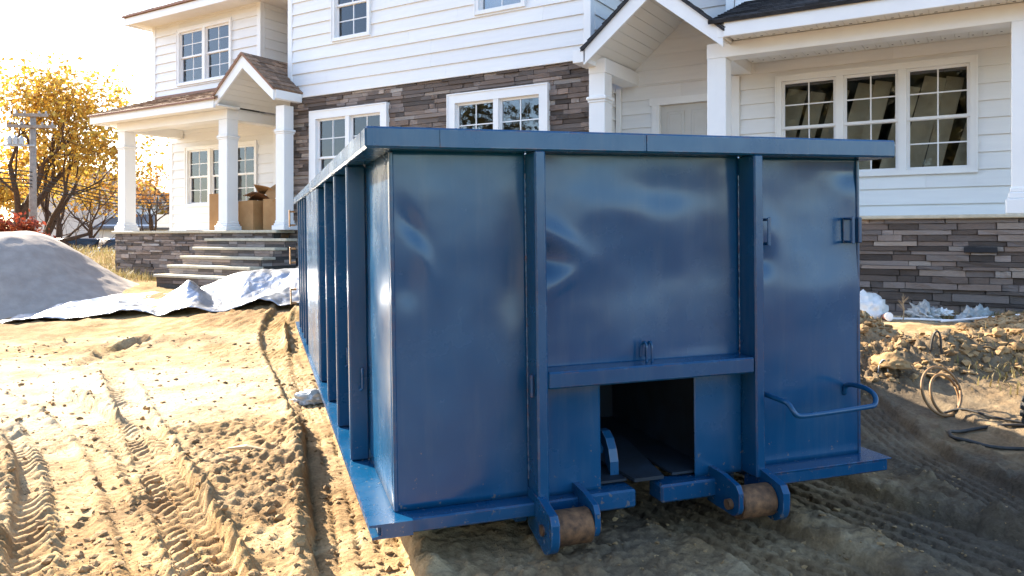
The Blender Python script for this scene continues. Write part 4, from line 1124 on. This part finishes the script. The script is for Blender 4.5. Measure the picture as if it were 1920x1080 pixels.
def far_house(px, d, w_, dp, hw, hr, rot, label, wins, roof='far_roof', wallm='far_white_wall', name='street_house'):
    p = c2w((px-960)/1450*d, d); p.z = gh(p)-.05
    t = empty(name, p, (0, 0, YAW+rot), label, 'house')
    wl = MB().box(-w_/2, w_/2, 0, dp, 0, hw); wl.prism([(0.001, hw), (dp-.001, hw), (dp/2, hw+hr-.06)], 0, -w_/2+.001, w_/2-.001)
    wall_ = wl.build('wall', wallm, t)
    r = MB()
    for s in (0, 1):
        a = [(-.35, hw-.12), (dp/2, hw+hr), (dp/2, hw+hr-.12), (-.35, hw-.26)]
        if s: a = [(dp-y, z) for y, z in a]
        r.prism(a, 0, -w_/2-.3, w_/2+.3)
    r.build('roof', roof, t)
    for (x, z, ww, hh) in wins:
        f = MB().bbox(x-ww/2-.07, x+ww/2+.07, -.05, .02, z-.07, z+hh+.07, .01).build('window', 'far_white_wall', t)
        MB().box(x-ww/2, x+ww/2, -.056, -.051, z, z+hh).build('pane', 'dark_glass', f)
        MB().box(x-ww/2, x+ww/2, -.064, -.057, z+hh/2-.02, z+hh/2+.02).build('mullion', 'far_white_wall', f)
far_house(80, 56, 3.6, 6, 3.6, 1.2, R(0), 'cream garage building behind the small yellow tree', [(-.9, .2, 1.2, 2.0)], 'far_grey_roof', name='garage')
far_house(160, 58, 5.6, 7, 4.4, 1.6, R(-4), 'white clapboard street house with narrow dark windows past the parked cars', [(-1.9, 1.9, .42, 1.4), (-.9, 1.9, .42, 1.4), (.6, 1.9, .42, 1.4), (1.9, 1.9, .42, 1.4), (-.9, 3.4, .42, .8), (.4, 3.4, .42, .8)], 'far_grey_roof')
far_house(268, 54, 3.8, 7, 4.2, 2.2, R(90), 'white gable house with brown roof seen through the porch opening', [(2.0, 3.6, .5, .9)], 'far_roof')
far_house(250, 50, 4.6, 5, 2.35, .8, R(-3), 'low white outbuilding with two small windows seen through the porch opening', [(-.4, 1.3, .45, .3), (.2, 1.3, .45, .3)], 'far_grey_roof', name='outbuilding')
def car(px, d, rot, mat, label):
    p = c2w((px-960)/1450*d, d); p.z = gh(p)
    t = empty('parked_car', p, (0, 0, YAW+rot), label, 'car', 'cars parked on the street')
    # side profile lofted over the width: lower body then cabin
    side = [(-2.2, .35), (-2.25, .62), (-2.1, .82), (-1.1, .95), (1.5, .95), (2.15, .88), (2.25, .6), (2.2, .35)]
    cab = [(-1.15, .94), (-.45, 1.42), (.2, 1.48), (1.2, 1.44), (1.95, .94)]
    def loft(pts, rows):
        mb = MB(); n = len(pts)
        for (y, sc, dz) in rows: mb.v += [((x-.2)*sc+.2, y, .35+(z-.35)*dz) for x, z in pts]
        for k in range(len(rows)-1):
            for i in range(n): a = k*n+i; b = k*n+(i+1) % n; mb.f.append((a, b, b+n, a+n))
        mb.f.append(tuple(range(n))); mb.f.append(tuple((len(rows)-1)*n+i for i in range(n))); return mb
    body = loft(side, [(-.88, .96, .97), (-.84, .99, 1), (-.5, 1, 1.01), (.5, 1, 1.01), (.84, .99, 1), (.88, .96, .97)]).build('body', mat, t)
    smooth_angle(body, 40)
    def loftc(y): return y
    c = MB(); n = len(cab)
    for (y, top) in ((-.80, 0), (-.66, 1), (.66, 1), (.80, 0)):
        c.v += [(x, (y if z < 1 else math.copysign(.62, y)) , z) for x, z in cab] if not top else [(x, y*.9, z+.02*(z > 1)) for x, z in cab]
    for k in range(3):
        for i in range(n): a = k*n+i; b = k*n+(i+1) % n; c.f.append((a, b, b+n, a+n))
    c.f.append(tuple(range(n))); c.f.append(tuple(3*n+i for i in range(n)))
    c.build('cabin_glass', 'dark_glass', t)
    MB().add([(-.42, -.58, 1.455), (1.15, -.58, 1.475), (1.15, .58, 1.475), (-.42, .58, 1.455), (-.35, -.5, 1.50), (1.1, -.5, 1.51), (1.1, .5, 1.51), (-.35, .5, 1.50)], [(0, 1, 2, 3), (4, 5, 6, 7), (0, 1, 5, 4), (1, 2, 6, 5), (2, 3, 7, 6), (3, 0, 4, 7)]).build('roof', mat, t)
    for x in (-1.4, 1.4):
        for y in (-.86, .68):
            ty = MB().lathe([(.2, 0), (.31, .01), (.33, .04), (.33, .15), (.31, .18), (.2, .18)], 1, (x, y, .33), 18).build('wheel', 'rubber', t)
            MB().lathe([(.19, -.005), (.19, .185)], 1, (x, y, .33), 12).build('rim', 'steel_grey', ty)
    for y in (-.6, .6): MB().bbox(-2.27, -2.16, y-.16, y+.16, .62, .76, .02).build('headlight', 'steel_grey', t)
car(128, 36, R(58), 'car_dark', 'dark parked car with bright windscreen beyond the earth bank')
car(78, 40, R(6), 'car_red', 'maroon parked car half hidden behind the grey sand pile')
car(205, 37, R(62), 'car_silver', 'silver parked car nearest the porch corner beyond the earth bank')

# ------------------------------------------------------------------ sand pile and foil sheet
def grid_obj(name, x0, x1, d0, d1, nx, nd, fn, mat, smooth=True, th=0, **kw):
    xs_ = np.linspace(x0, x1, nx+1); dd = np.linspace(d0, d1, nd+1); X, D = np.meshgrid(xs_, dd)
    X2, D2, Zz = fn(X, D)
    wx = X2*math.cos(YAW)-D2*math.sin(YAW); wy = X2*math.sin(YAW)+D2*math.cos(YAW)
    i = np.arange((nx+1)*(nd+1)).reshape(nd+1, nx+1)
    f = np.stack([i[:-1, :-1], i[:-1, 1:], i[1:, 1:], i[1:, :-1]], -1).reshape(-1, 4)
    c = np.array([wx.mean(), wy.mean(), Zz.min()])
    v = np.stack([wx, wy, Zz], -1).reshape(-1, 3)-c
    me = bpy.data.meshes.new(name); me.from_pydata(v.tolist(), [], f.tolist()); me.polygons.foreach_set('use_smooth', [smooth]*len(f))
    o = mobj(name, me, mat, None, tuple(c), **kw)
    if th: md = o.modifiers.new('t', 'SOLIDIFY'); md.thickness = th; md.offset = 1
    return o
def pile(X, D):
    g = H(X, D, False); r = np.hypot((X+9.15)/2.5, (D-13.1)/2.15)*(1+.05*fbm(X*.9, D*.9, 91))
    h = 1.17*(1-sstep(.28, 1.13, r))+.014*fbm(X*5, D*5, 93, 3)+.03*fbm(X*1.3, D*1.3, 95)
    return X, D, np.where(r < 1.2, g+h-.03*sstep(.95, 1.15, r), g-.12)
grid_obj('sand_pile', -12.3, -6.2, 10.4, 15.8, 150, 130, pile, 'grey_sand', label='big smooth pile of grey sand beside the crumpled foil sheet', cat='sand pile')
def foil(X, D):
    Xo = X+.12*fbm(X*1.1, D*1.1, 101); Do = D+.22*fbm(X*.9+4, D*.3, 103, 3)*(1-sstep(11.2, 12.2, D))
    g = H(Xo, Do, False)+.02
    h = .36*sstep(-5.3, -4.0, X)*np.exp(-((D-11.95)/.5)**2)
    tent = np.clip(1-np.abs(X+4.72+.35*(D-11.2))/.42, 0, 1); h = np.maximum(h, .36*tent*np.exp(-((D-11.35)/.42)**2)+.0*X)
    t2 = np.clip(1-np.abs(X+3.35-.5*(D-11.2))/.5, 0, 1); h = h+.10*t2*np.exp(-((D-11.0)/.5)**2)
    t3 = np.clip(1-np.abs(X+5.7+.6*(D-11.2))/.5, 0, 1); h = h+.13*t3*np.exp(-((D-11.3)/.6)**2)
    t4 = np.clip(1-np.abs(X+6.5+.3*(D-11.2))/.45, 0, 1); h = h+.12*t4*np.exp(-((D-11.5)/.6)**2)
    ed = .05*np.abs(np.sin(X*3.1+.6*np.sin(X*1.7)))*np.exp(-((D-10.75)/.16)**2)
    w = .05*np.abs(fbm(X*2.2+D*.7, D*1.4-X*.5, 107, 3))+.022*np.abs(fbm(X*5+D*2, D*6-X, 109, 3))
    return Xo, Do, g+h+ed+w
fo = grid_obj('foil_sheet', -7.25, -2.55, 10.72, 12.75, 190, 84, foil, 'foil_sheet', th=.012, label='crumpled silver-white insulation sheet lying on the soil in front of the steps', cat='sheet')

# ------------------------------------------------------------------ boxes on the porch
def carton(x, y, w_, dp, h_, rz, label, flaps=True, dark=False):
    t = empty('cardboard_box', (x, y, FL), (0, 0, rz), label, 'box', 'cardboard boxes on the porch')
    m = 'cardboard'
    e = .008
    b = MB(); b.box(-w_/2, w_/2, -dp/2, -dp/2+e, 0, h_); b.box(-w_/2, w_/2, dp/2-e, dp/2, 0, h_); b.box(-w_/2, -w_/2+e, -dp/2+e, dp/2-e, 0, h_); b.box(w_/2-e, w_/2, -dp/2+e, dp/2-e, 0, h_); b.box(-w_/2+e, w_/2-e, -dp/2+e, dp/2-e, .001, .01)
    b.build('body', m, t)
    if flaps:
        rs = random.Random(int(x*100))
        for s in (-1, 1):
            a = R(rs.uniform(20, 80)); l_ = dp*.45
            MB().add([(-w_/2, s*dp/2, h_), (w_/2, s*dp/2, h_), (w_/2-.01, s*(dp/2+l_*math.cos(a)), h_+l_*math.sin(a)), (-w_/2+.01, s*(dp/2+l_*math.cos(a)), h_+l_*math.sin(a)),
                      (-w_/2, s*dp/2-s*.006, h_+.004), (w_/2, s*dp/2-s*.006, h_+.004), (w_/2-.01, s*(dp/2+l_*math.cos(a))-s*.006, h_+l_*math.sin(a)+.004), (-w_/2+.01, s*(dp/2+l_*math.cos(a))-s*.006, h_+l_*math.sin(a)+.004)],
                     [(0, 1, 2, 3), (7, 6, 5, 4), (0, 4, 5, 1), (1, 5, 6, 2), (2, 6, 7, 3), (3, 7, 4, 0)]).build('flap', m, t)
    else:
        MB().box(-w_/2+e, w_/2-e, -dp/2+e, dp/2-e, h_-.012, h_-.002).build('lid', m, t)
    return t
carton(-12.93, 9.93, .32, .4, .72, R(6), 'tall closed cardboard box tucked behind the middle porch column', False)
carton(-11.95, 9.95, .52, .5, .56, R(-8), 'wide cardboard box filled with torn cardboard, right of the middle porch column', False)
carton(-11.30, 9.98, .46, .5, .58, R(5), 'cardboard box with raised corner next to the stone wall on the porch', False)
rs = random.Random(77)
for k, (x, z, a, b, w_, l_) in enumerate(((-12.0, .62, 22, -20, .5, .4), (-11.62, .70, -24, 26, .5, .4), (-11.32, .74, 30, -40, .46, .4), (-11.78, .60, -8, 8, .6, .4))):
    o = MB()
    n = 6
    for i in range(n):
        x0 = -w_/2+w_*i/n; x1 = x0+w_/n; zz = lambda q: .05*math.sin(q*7+k)
        o.add([(x0, -l_/2, zz(x0)), (x1, -l_/2, zz(x1)), (x1, l_/2, zz(x1)), (x0, l_/2, zz(x0)), (x0, -l_/2, zz(x0)+.008), (x1, -l_/2, zz(x1)+.008), (x1, l_/2, zz(x1)+.008), (x0, l_/2, zz(x0)+.008)],
              [(3, 2, 1, 0), (4, 5, 6, 7), (0, 1, 5, 4), (2, 3, 7, 6)]+([(3, 0, 4, 7)] if i == 0 else [])+([(1, 2, 6, 5)] if i == n-1 else []))
    ob = o.build('cardboard_scrap', 'cardboard' if k in (1, 2) else 'cardboard_dark', None, (x, 9.93, FL+z), label=('light tan' if k in (1, 2) else 'dark brown')+' bent piece of cardboard heaped on top of the porch boxes', cat='cardboard', group=('tan' if k in (1, 2) else 'brown')+' cardboard on the boxes')
    ob.rotation_euler = (R(a), R(b), R(k*25))
cb = MB().box(-.16, .16, -.1, .1, 0, .008); cb.build('cardboard_scrap', 'cardboard_dark', None, (-13.35, 9.62, FL+.002), label='small flat cardboard scrap lying on the porch edge', cat='cardboard')
# ------------------------------------------------------------------ yard clutter
def blob(name, p, sx, sy, sz, seed, mat, label, cat, group=None, rough=.5, freq=2.2, sub=4):
    bm = bmesh.new(); bmesh.ops.create_icosphere(bm, subdivisions=sub, radius=1)
    from mathutils import noise as mn
    for v in bm.verts:
        c = v.co.copy(); k = 1+rough*abs(mn.noise(c*freq+Vector((seed*3.1, seed, 0))))+rough*.5*mn.noise(c*freq*2.7+Vector((0, seed, seed)))-rough*.25
        v.co = Vector((c.x*k*sx, c.y*k*sy, max(c.z*k*sz, -sz*.3)))
    me = bpy.data.meshes.new(name); bm.to_mesh(me); bm.free(); me.polygons.foreach_set('use_smooth', [True]*len(me.polygons))
    o = mobj(name, me, mat, None, (p.x, p.y, p.z+sz*.28), label=label, cat=cat, group=group); o.rotation_euler = (0, 0, YAW+seed*.7); return o
p = on_ground(588, 740); blob('plastic_bag', p, .10, .16, .07, 3, 'plastic_bag', 'white crumpled plastic bag in the rut along the blue container', 'bag', rough=.9, freq=2.6)
p = on_ground(1632, 622); p = Vector((-1.15, 8.75, gh(Vector((-1.15, 8.75, 0)))))
blob('wrapped_bundle', p, .24, .2, .2, 5, 'plastic_bag', 'white plastic wrapped bundle by the stone base next to the paper cup', 'bundle', rough=.5, freq=1.8)
for k, (x, y, a, b, c, m, lb) in enumerate(((-.62, 8.98, .22, .1, .085, 'clear_plastic', 'long crumpled clear plastic sheet along the stone base'), (-.16, 8.98, .13, .09, .09, 'clear_plastic', 'rounded scrap of clear plastic between the long sheet and the wall vent'), (-.45, 8.90, .06, .05, .035, 'plastic_bag', 'small white paper wad lying on the clear plastic sheet'), (.42, 8.95, .05, .04, .035, 'plastic_bag', 'white paper wad in the dry grass under the corner column'))):
    blob('plastic_scrap', Vector((x, y, gh(Vector((x, y, 0)))+(.06 if k == 2 else 0))), a*1.3, b*1.2, c*1.35, 11+k*3, m, lb, 'plastic', rough=.95, freq=2.4)
def cup():
    p = Vector((-.93, 8.55, gh(Vector((-.93, 8.55, 0)))+.035))
    t = empty('paper_cup', p, (R(82), 0, R(35)), 'paper cup with white inside lying on its side by the wrapped bundle', 'cup')
    MB().lathe([(.028, -.05), (.042, .06), (.0415, .061), (.0385, .058), (.026, -.046)], 2, (0, 0, 0), 20).build('shell', 'cup_brown', t, smooth=True)
    MB().lathe([(.038, .055), (.0275, -.044)], 2, (0, 0, 0), 20).build('lining', 'cup_white', t, smooth=True)
    MB().lathe([(.0405, .057), (.044, .060), (.044, .064), (.0405, .066)], 2, (0, 0, 0), 20).build('lip', 'cup_white', t, smooth=True)
cup()
for k, (a, b) in enumerate((((-.98, 8.62), (-.35, 8.72)), ((-.45, 8.60), (.25, 8.66)), ((.05, 8.68), (.42, 8.62)))):
    A = Vector((*a, gh(Vector((*a, 0)))+.02)); B = Vector((*b, gh(Vector((*b, 0)))+.02))
    MB().tube([A, (A+B)/2+Vector((0, 0, .004)), B], .011, 6).build('trim_strip', 'white_trim', None, label='thin white offcut of trim lying on the soil before the stone base', cat='strip', group='white offcuts by the wall')
# hose coil, hose loop on the ground, wire hoops
def ring(c, r1, r2, tilt, n=40, turns=1.0, rise=0.0, ph=0):
    out = []
    for k in range(int(n*turns)+1):
        t = ph+6.28*k/n; v = Vector((r1*math.cos(t), 0, r2*math.sin(t))); v = Matrix.Rotation(tilt[0], 3, 'X') @ v; v = Matrix.Rotation(YAW+tilt[1], 3, 'Z') @ v
        out.append(c+v+Vector((0, 0, rise*k/n)))
    return out
pc = on_ground(1765, 768); cc = pc+Vector((0, 0, .165))
co_ = empty('hose_coil', pc, label='rusty brown hose coil standing in loops on the dug earth', cat='hose')
for k, (dx, r1, r2, ph) in enumerate(((0, .15, .165, 0), (.035, .118, .14, .4))):
    MB().tube([q-pc for q in ring(cc+c2w(dx, .02*k, -.03*k), r1, r2, (R(-18), R(12+6*k)), 40, 1.0, .0, ph)], .0095, 8).build('loop', 'hose_rust', co_, smooth=True)
tail = [pc+Vector((0, 0, .01))]+[on_ground(px, py)+Vector((0, 0, .012)) for px, py in ((1800, 772), (1835, 782), (1870, 790), (1925, 797))]
MB().tube([q-pc for q in rounded(tail)], .009, 6).build('tail', 'hose_black', co_, smooth=True)
loop = [on_ground(px, py)+Vector((0, 0, .012)) for px, py in ((1935, 800), (1880, 797), (1835, 798), (1795, 804), (1777, 812), (1785, 822), (1815, 830), (1860, 834), (1930, 836))]
MB().tube([q-loop[0] for q in rounded(loop)], .011, 8).build('ground_hose', 'hose_black', None, tuple(loop[0]), smooth=True, label='black hose looped flat on the soil beside the rubber wheel', cat='hose')
for (px, py, h_, lb, m) in ((1757, 672, .17, 'black wire hoop sticking up from the dug earth behind the hose coil', 'hose_black'), (1657, 708, .13, 'thin white wire sticking up from the dug earth beside the container', 'steel_grey')):
    q = on_ground(px, py)
    MB().tube(rounded([(-.05, 0, -.04), (-.03, 0, h_*.7), (0, 0, h_), (.025, 0, h_*.75), (.03, 0, -.04)]), .008 if m == 'hose_black' else .005, 6).build('wire_hoop', m, None, tuple(q), smooth=True, label=lb, cat='wire')
def wheel():
    q = on_ground(1996, 846); t = empty('rubber_wheel', q, (0, 0, YAW+R(-35)), 'black rubber equipment wheel standing on the soil beside the hose', 'wheel')
    r = .21
    ty = smooth_angle(MB().lathe([(.10, -.05), (.17, -.055), (.20, -.045), (r, -.03), (r, .03), (.20, .045), (.17, .055), (.10, .05)], 1, (0, 0, r-.015), 40).build('tyre', 'rubber', t))
    for k in range(30):
        a = 6.283*k/30
        o = MB().bbox(-.012, .012, -.045, .045, r-.008, r+.008, .003).build('tread_block', 'rubber', ty, (0, 0, r-.015)); o.rotation_euler = (0, a, 0)
    MB().lathe([(.02, -.03), (.10, -.045), (.105, -.03), (.105, .03), (.10, .045), (.02, .03)], 1, (0, 0, r-.015), 24).build('rim', 'steel_grey', t, smooth=True)
    MB().lathe([(.018, -.09), (.018, .3)], 1, (0, 0, r-.015), 12).build('axle', 'rusty_steel', t)
wheel()
# stick, stones, rocks
a = on_ground(428, 852); b = on_ground(500, 857)
MB().tube([a+Vector((0, 0, .01)), (a+b)/2+Vector((0, 0, .022)), b+Vector((0, 0, .008))], [.006, .016, .005], 6).build('stick', 'bare_wood', None, label='short flat piece of wood lying on the rutted soil', cat='stick')
p = on_ground(1668, 700); blob('rock', p, .15, .10, .075, 21, 'clod_soil', 'rounded boulder half buried in the dug earth beside the container', 'rock', rough=.4, freq=1.6)
for k, (px, py, s) in enumerate(((1640, 722, .05), (1790, 705, .05), (1850, 700, .06), (1880, 672, .09), (1905, 660, .10), (1720, 690, .05))):
    s *= .5; p = on_ground(px, py); blob('rock', p, s*1.3, s, s*.8, 31+k*2, 'clod_soil', 'hard lump of yellow earth on the dug mounds near the hose coil', 'rock', 'lumps of earth', rough=.6, freq=2, sub=3)
# dead twig plant by the wall
p = Vector((-.78, 8.6, gh(Vector((-.78, 8.6, 0)))))
tw_ = MB(); rs = random.Random(3)
tw_.tube([(0, 0, -.02), (.01, 0, .12), (-.01, .01, .24)], [.006, .005, .003], 5)
for k in range(9):
    z = .1+.015*k; a = rs.uniform(0, 6.28); tw_.tube([(0, 0, z), (.05*math.cos(a), .05*math.sin(a), z+.05)], [.003, .0015], 4)
tw_.build('twig', 'bare_wood', None, tuple(p), label='dead upright twig beside the paper cup', cat='twig')
# dry grass
def grass(name, n, fn, hgt, label):
    g = np.random.default_rng(len(name)+n); V = []; F = []
    for k in range(n):
        x, d = fn(g); p = c2w(x, d); V.append((x, d))
    X = np.array([v[0] for v in V]); D = np.array([v[1] for v in V]); hz = H(X, D)
    vs_ = []; 
    for k in range(n):
        p = c2w(X[k], D[k]); h_ = hgt*(.4+.8*g.random()); a = g.random()*6.28; l_ = h_*g.normal(0, .6); w_ = .004+.004*g.random()
        u = Vector((math.cos(a), math.sin(a), 0)); s = Vector((-u.y, u.x, 0))*w_; b = Vector((p.x, p.y, hz[k]-.01))
        vs_ += [b-s, b+s, b+u*l_*.45+Vector((0, 0, h_*.65))+s*.7, b+u*l_*.45+Vector((0, 0, h_*.65))-s*.7, b+u*l_+Vector((0, 0, h_))]
    f = []
    for k in range(n): i = 5*k; f += [(i, i+1, i+2, i+3), (i+3, i+2, i+4)]
    me = bpy.data.meshes.new(name); me.from_pydata([tuple(v) for v in vs_], [], f); return mobj(name, me, 'dry_grass', None, kind='stuff', label=label, cat='grass')
def w2c(X, Y): return (X*math.cos(YAW)+Y*math.sin(YAW), -X*math.sin(YAW)+Y*math.cos(YAW))
grass('dry_grass', 2600, lambda g: w2c(-.3+g.random()*2.2, 9.05+.28*g.random()-.1*g.random()), .11, 'dry grass growing along the foot of the stone base')
grass('grass_tufts', 900, lambda g: (lambda c: (c[0]+g.normal(0, .16), c[1]+g.normal(0, .12)))([(3.75, 5.75), (4.1, 6.0), (3.5, 7.9), (4.4, 8.0), (3.0, 8.0)][g.integers(5)]), .07, 'thin dry grass tufts between the mounds of earth')
grass('bank_grass', 9000, lambda g: (-6.5-8*g.random(), 14.8+5*g.random()), .2, 'straw-coloured grass on the earth bank between the sand pile and porch')
grass('porch_grass', 900, lambda g: w2c(-15.9+3.4*g.random(), 9.05+.25*g.random()), .10, 'dry grass at the foot of the porch stone wall')
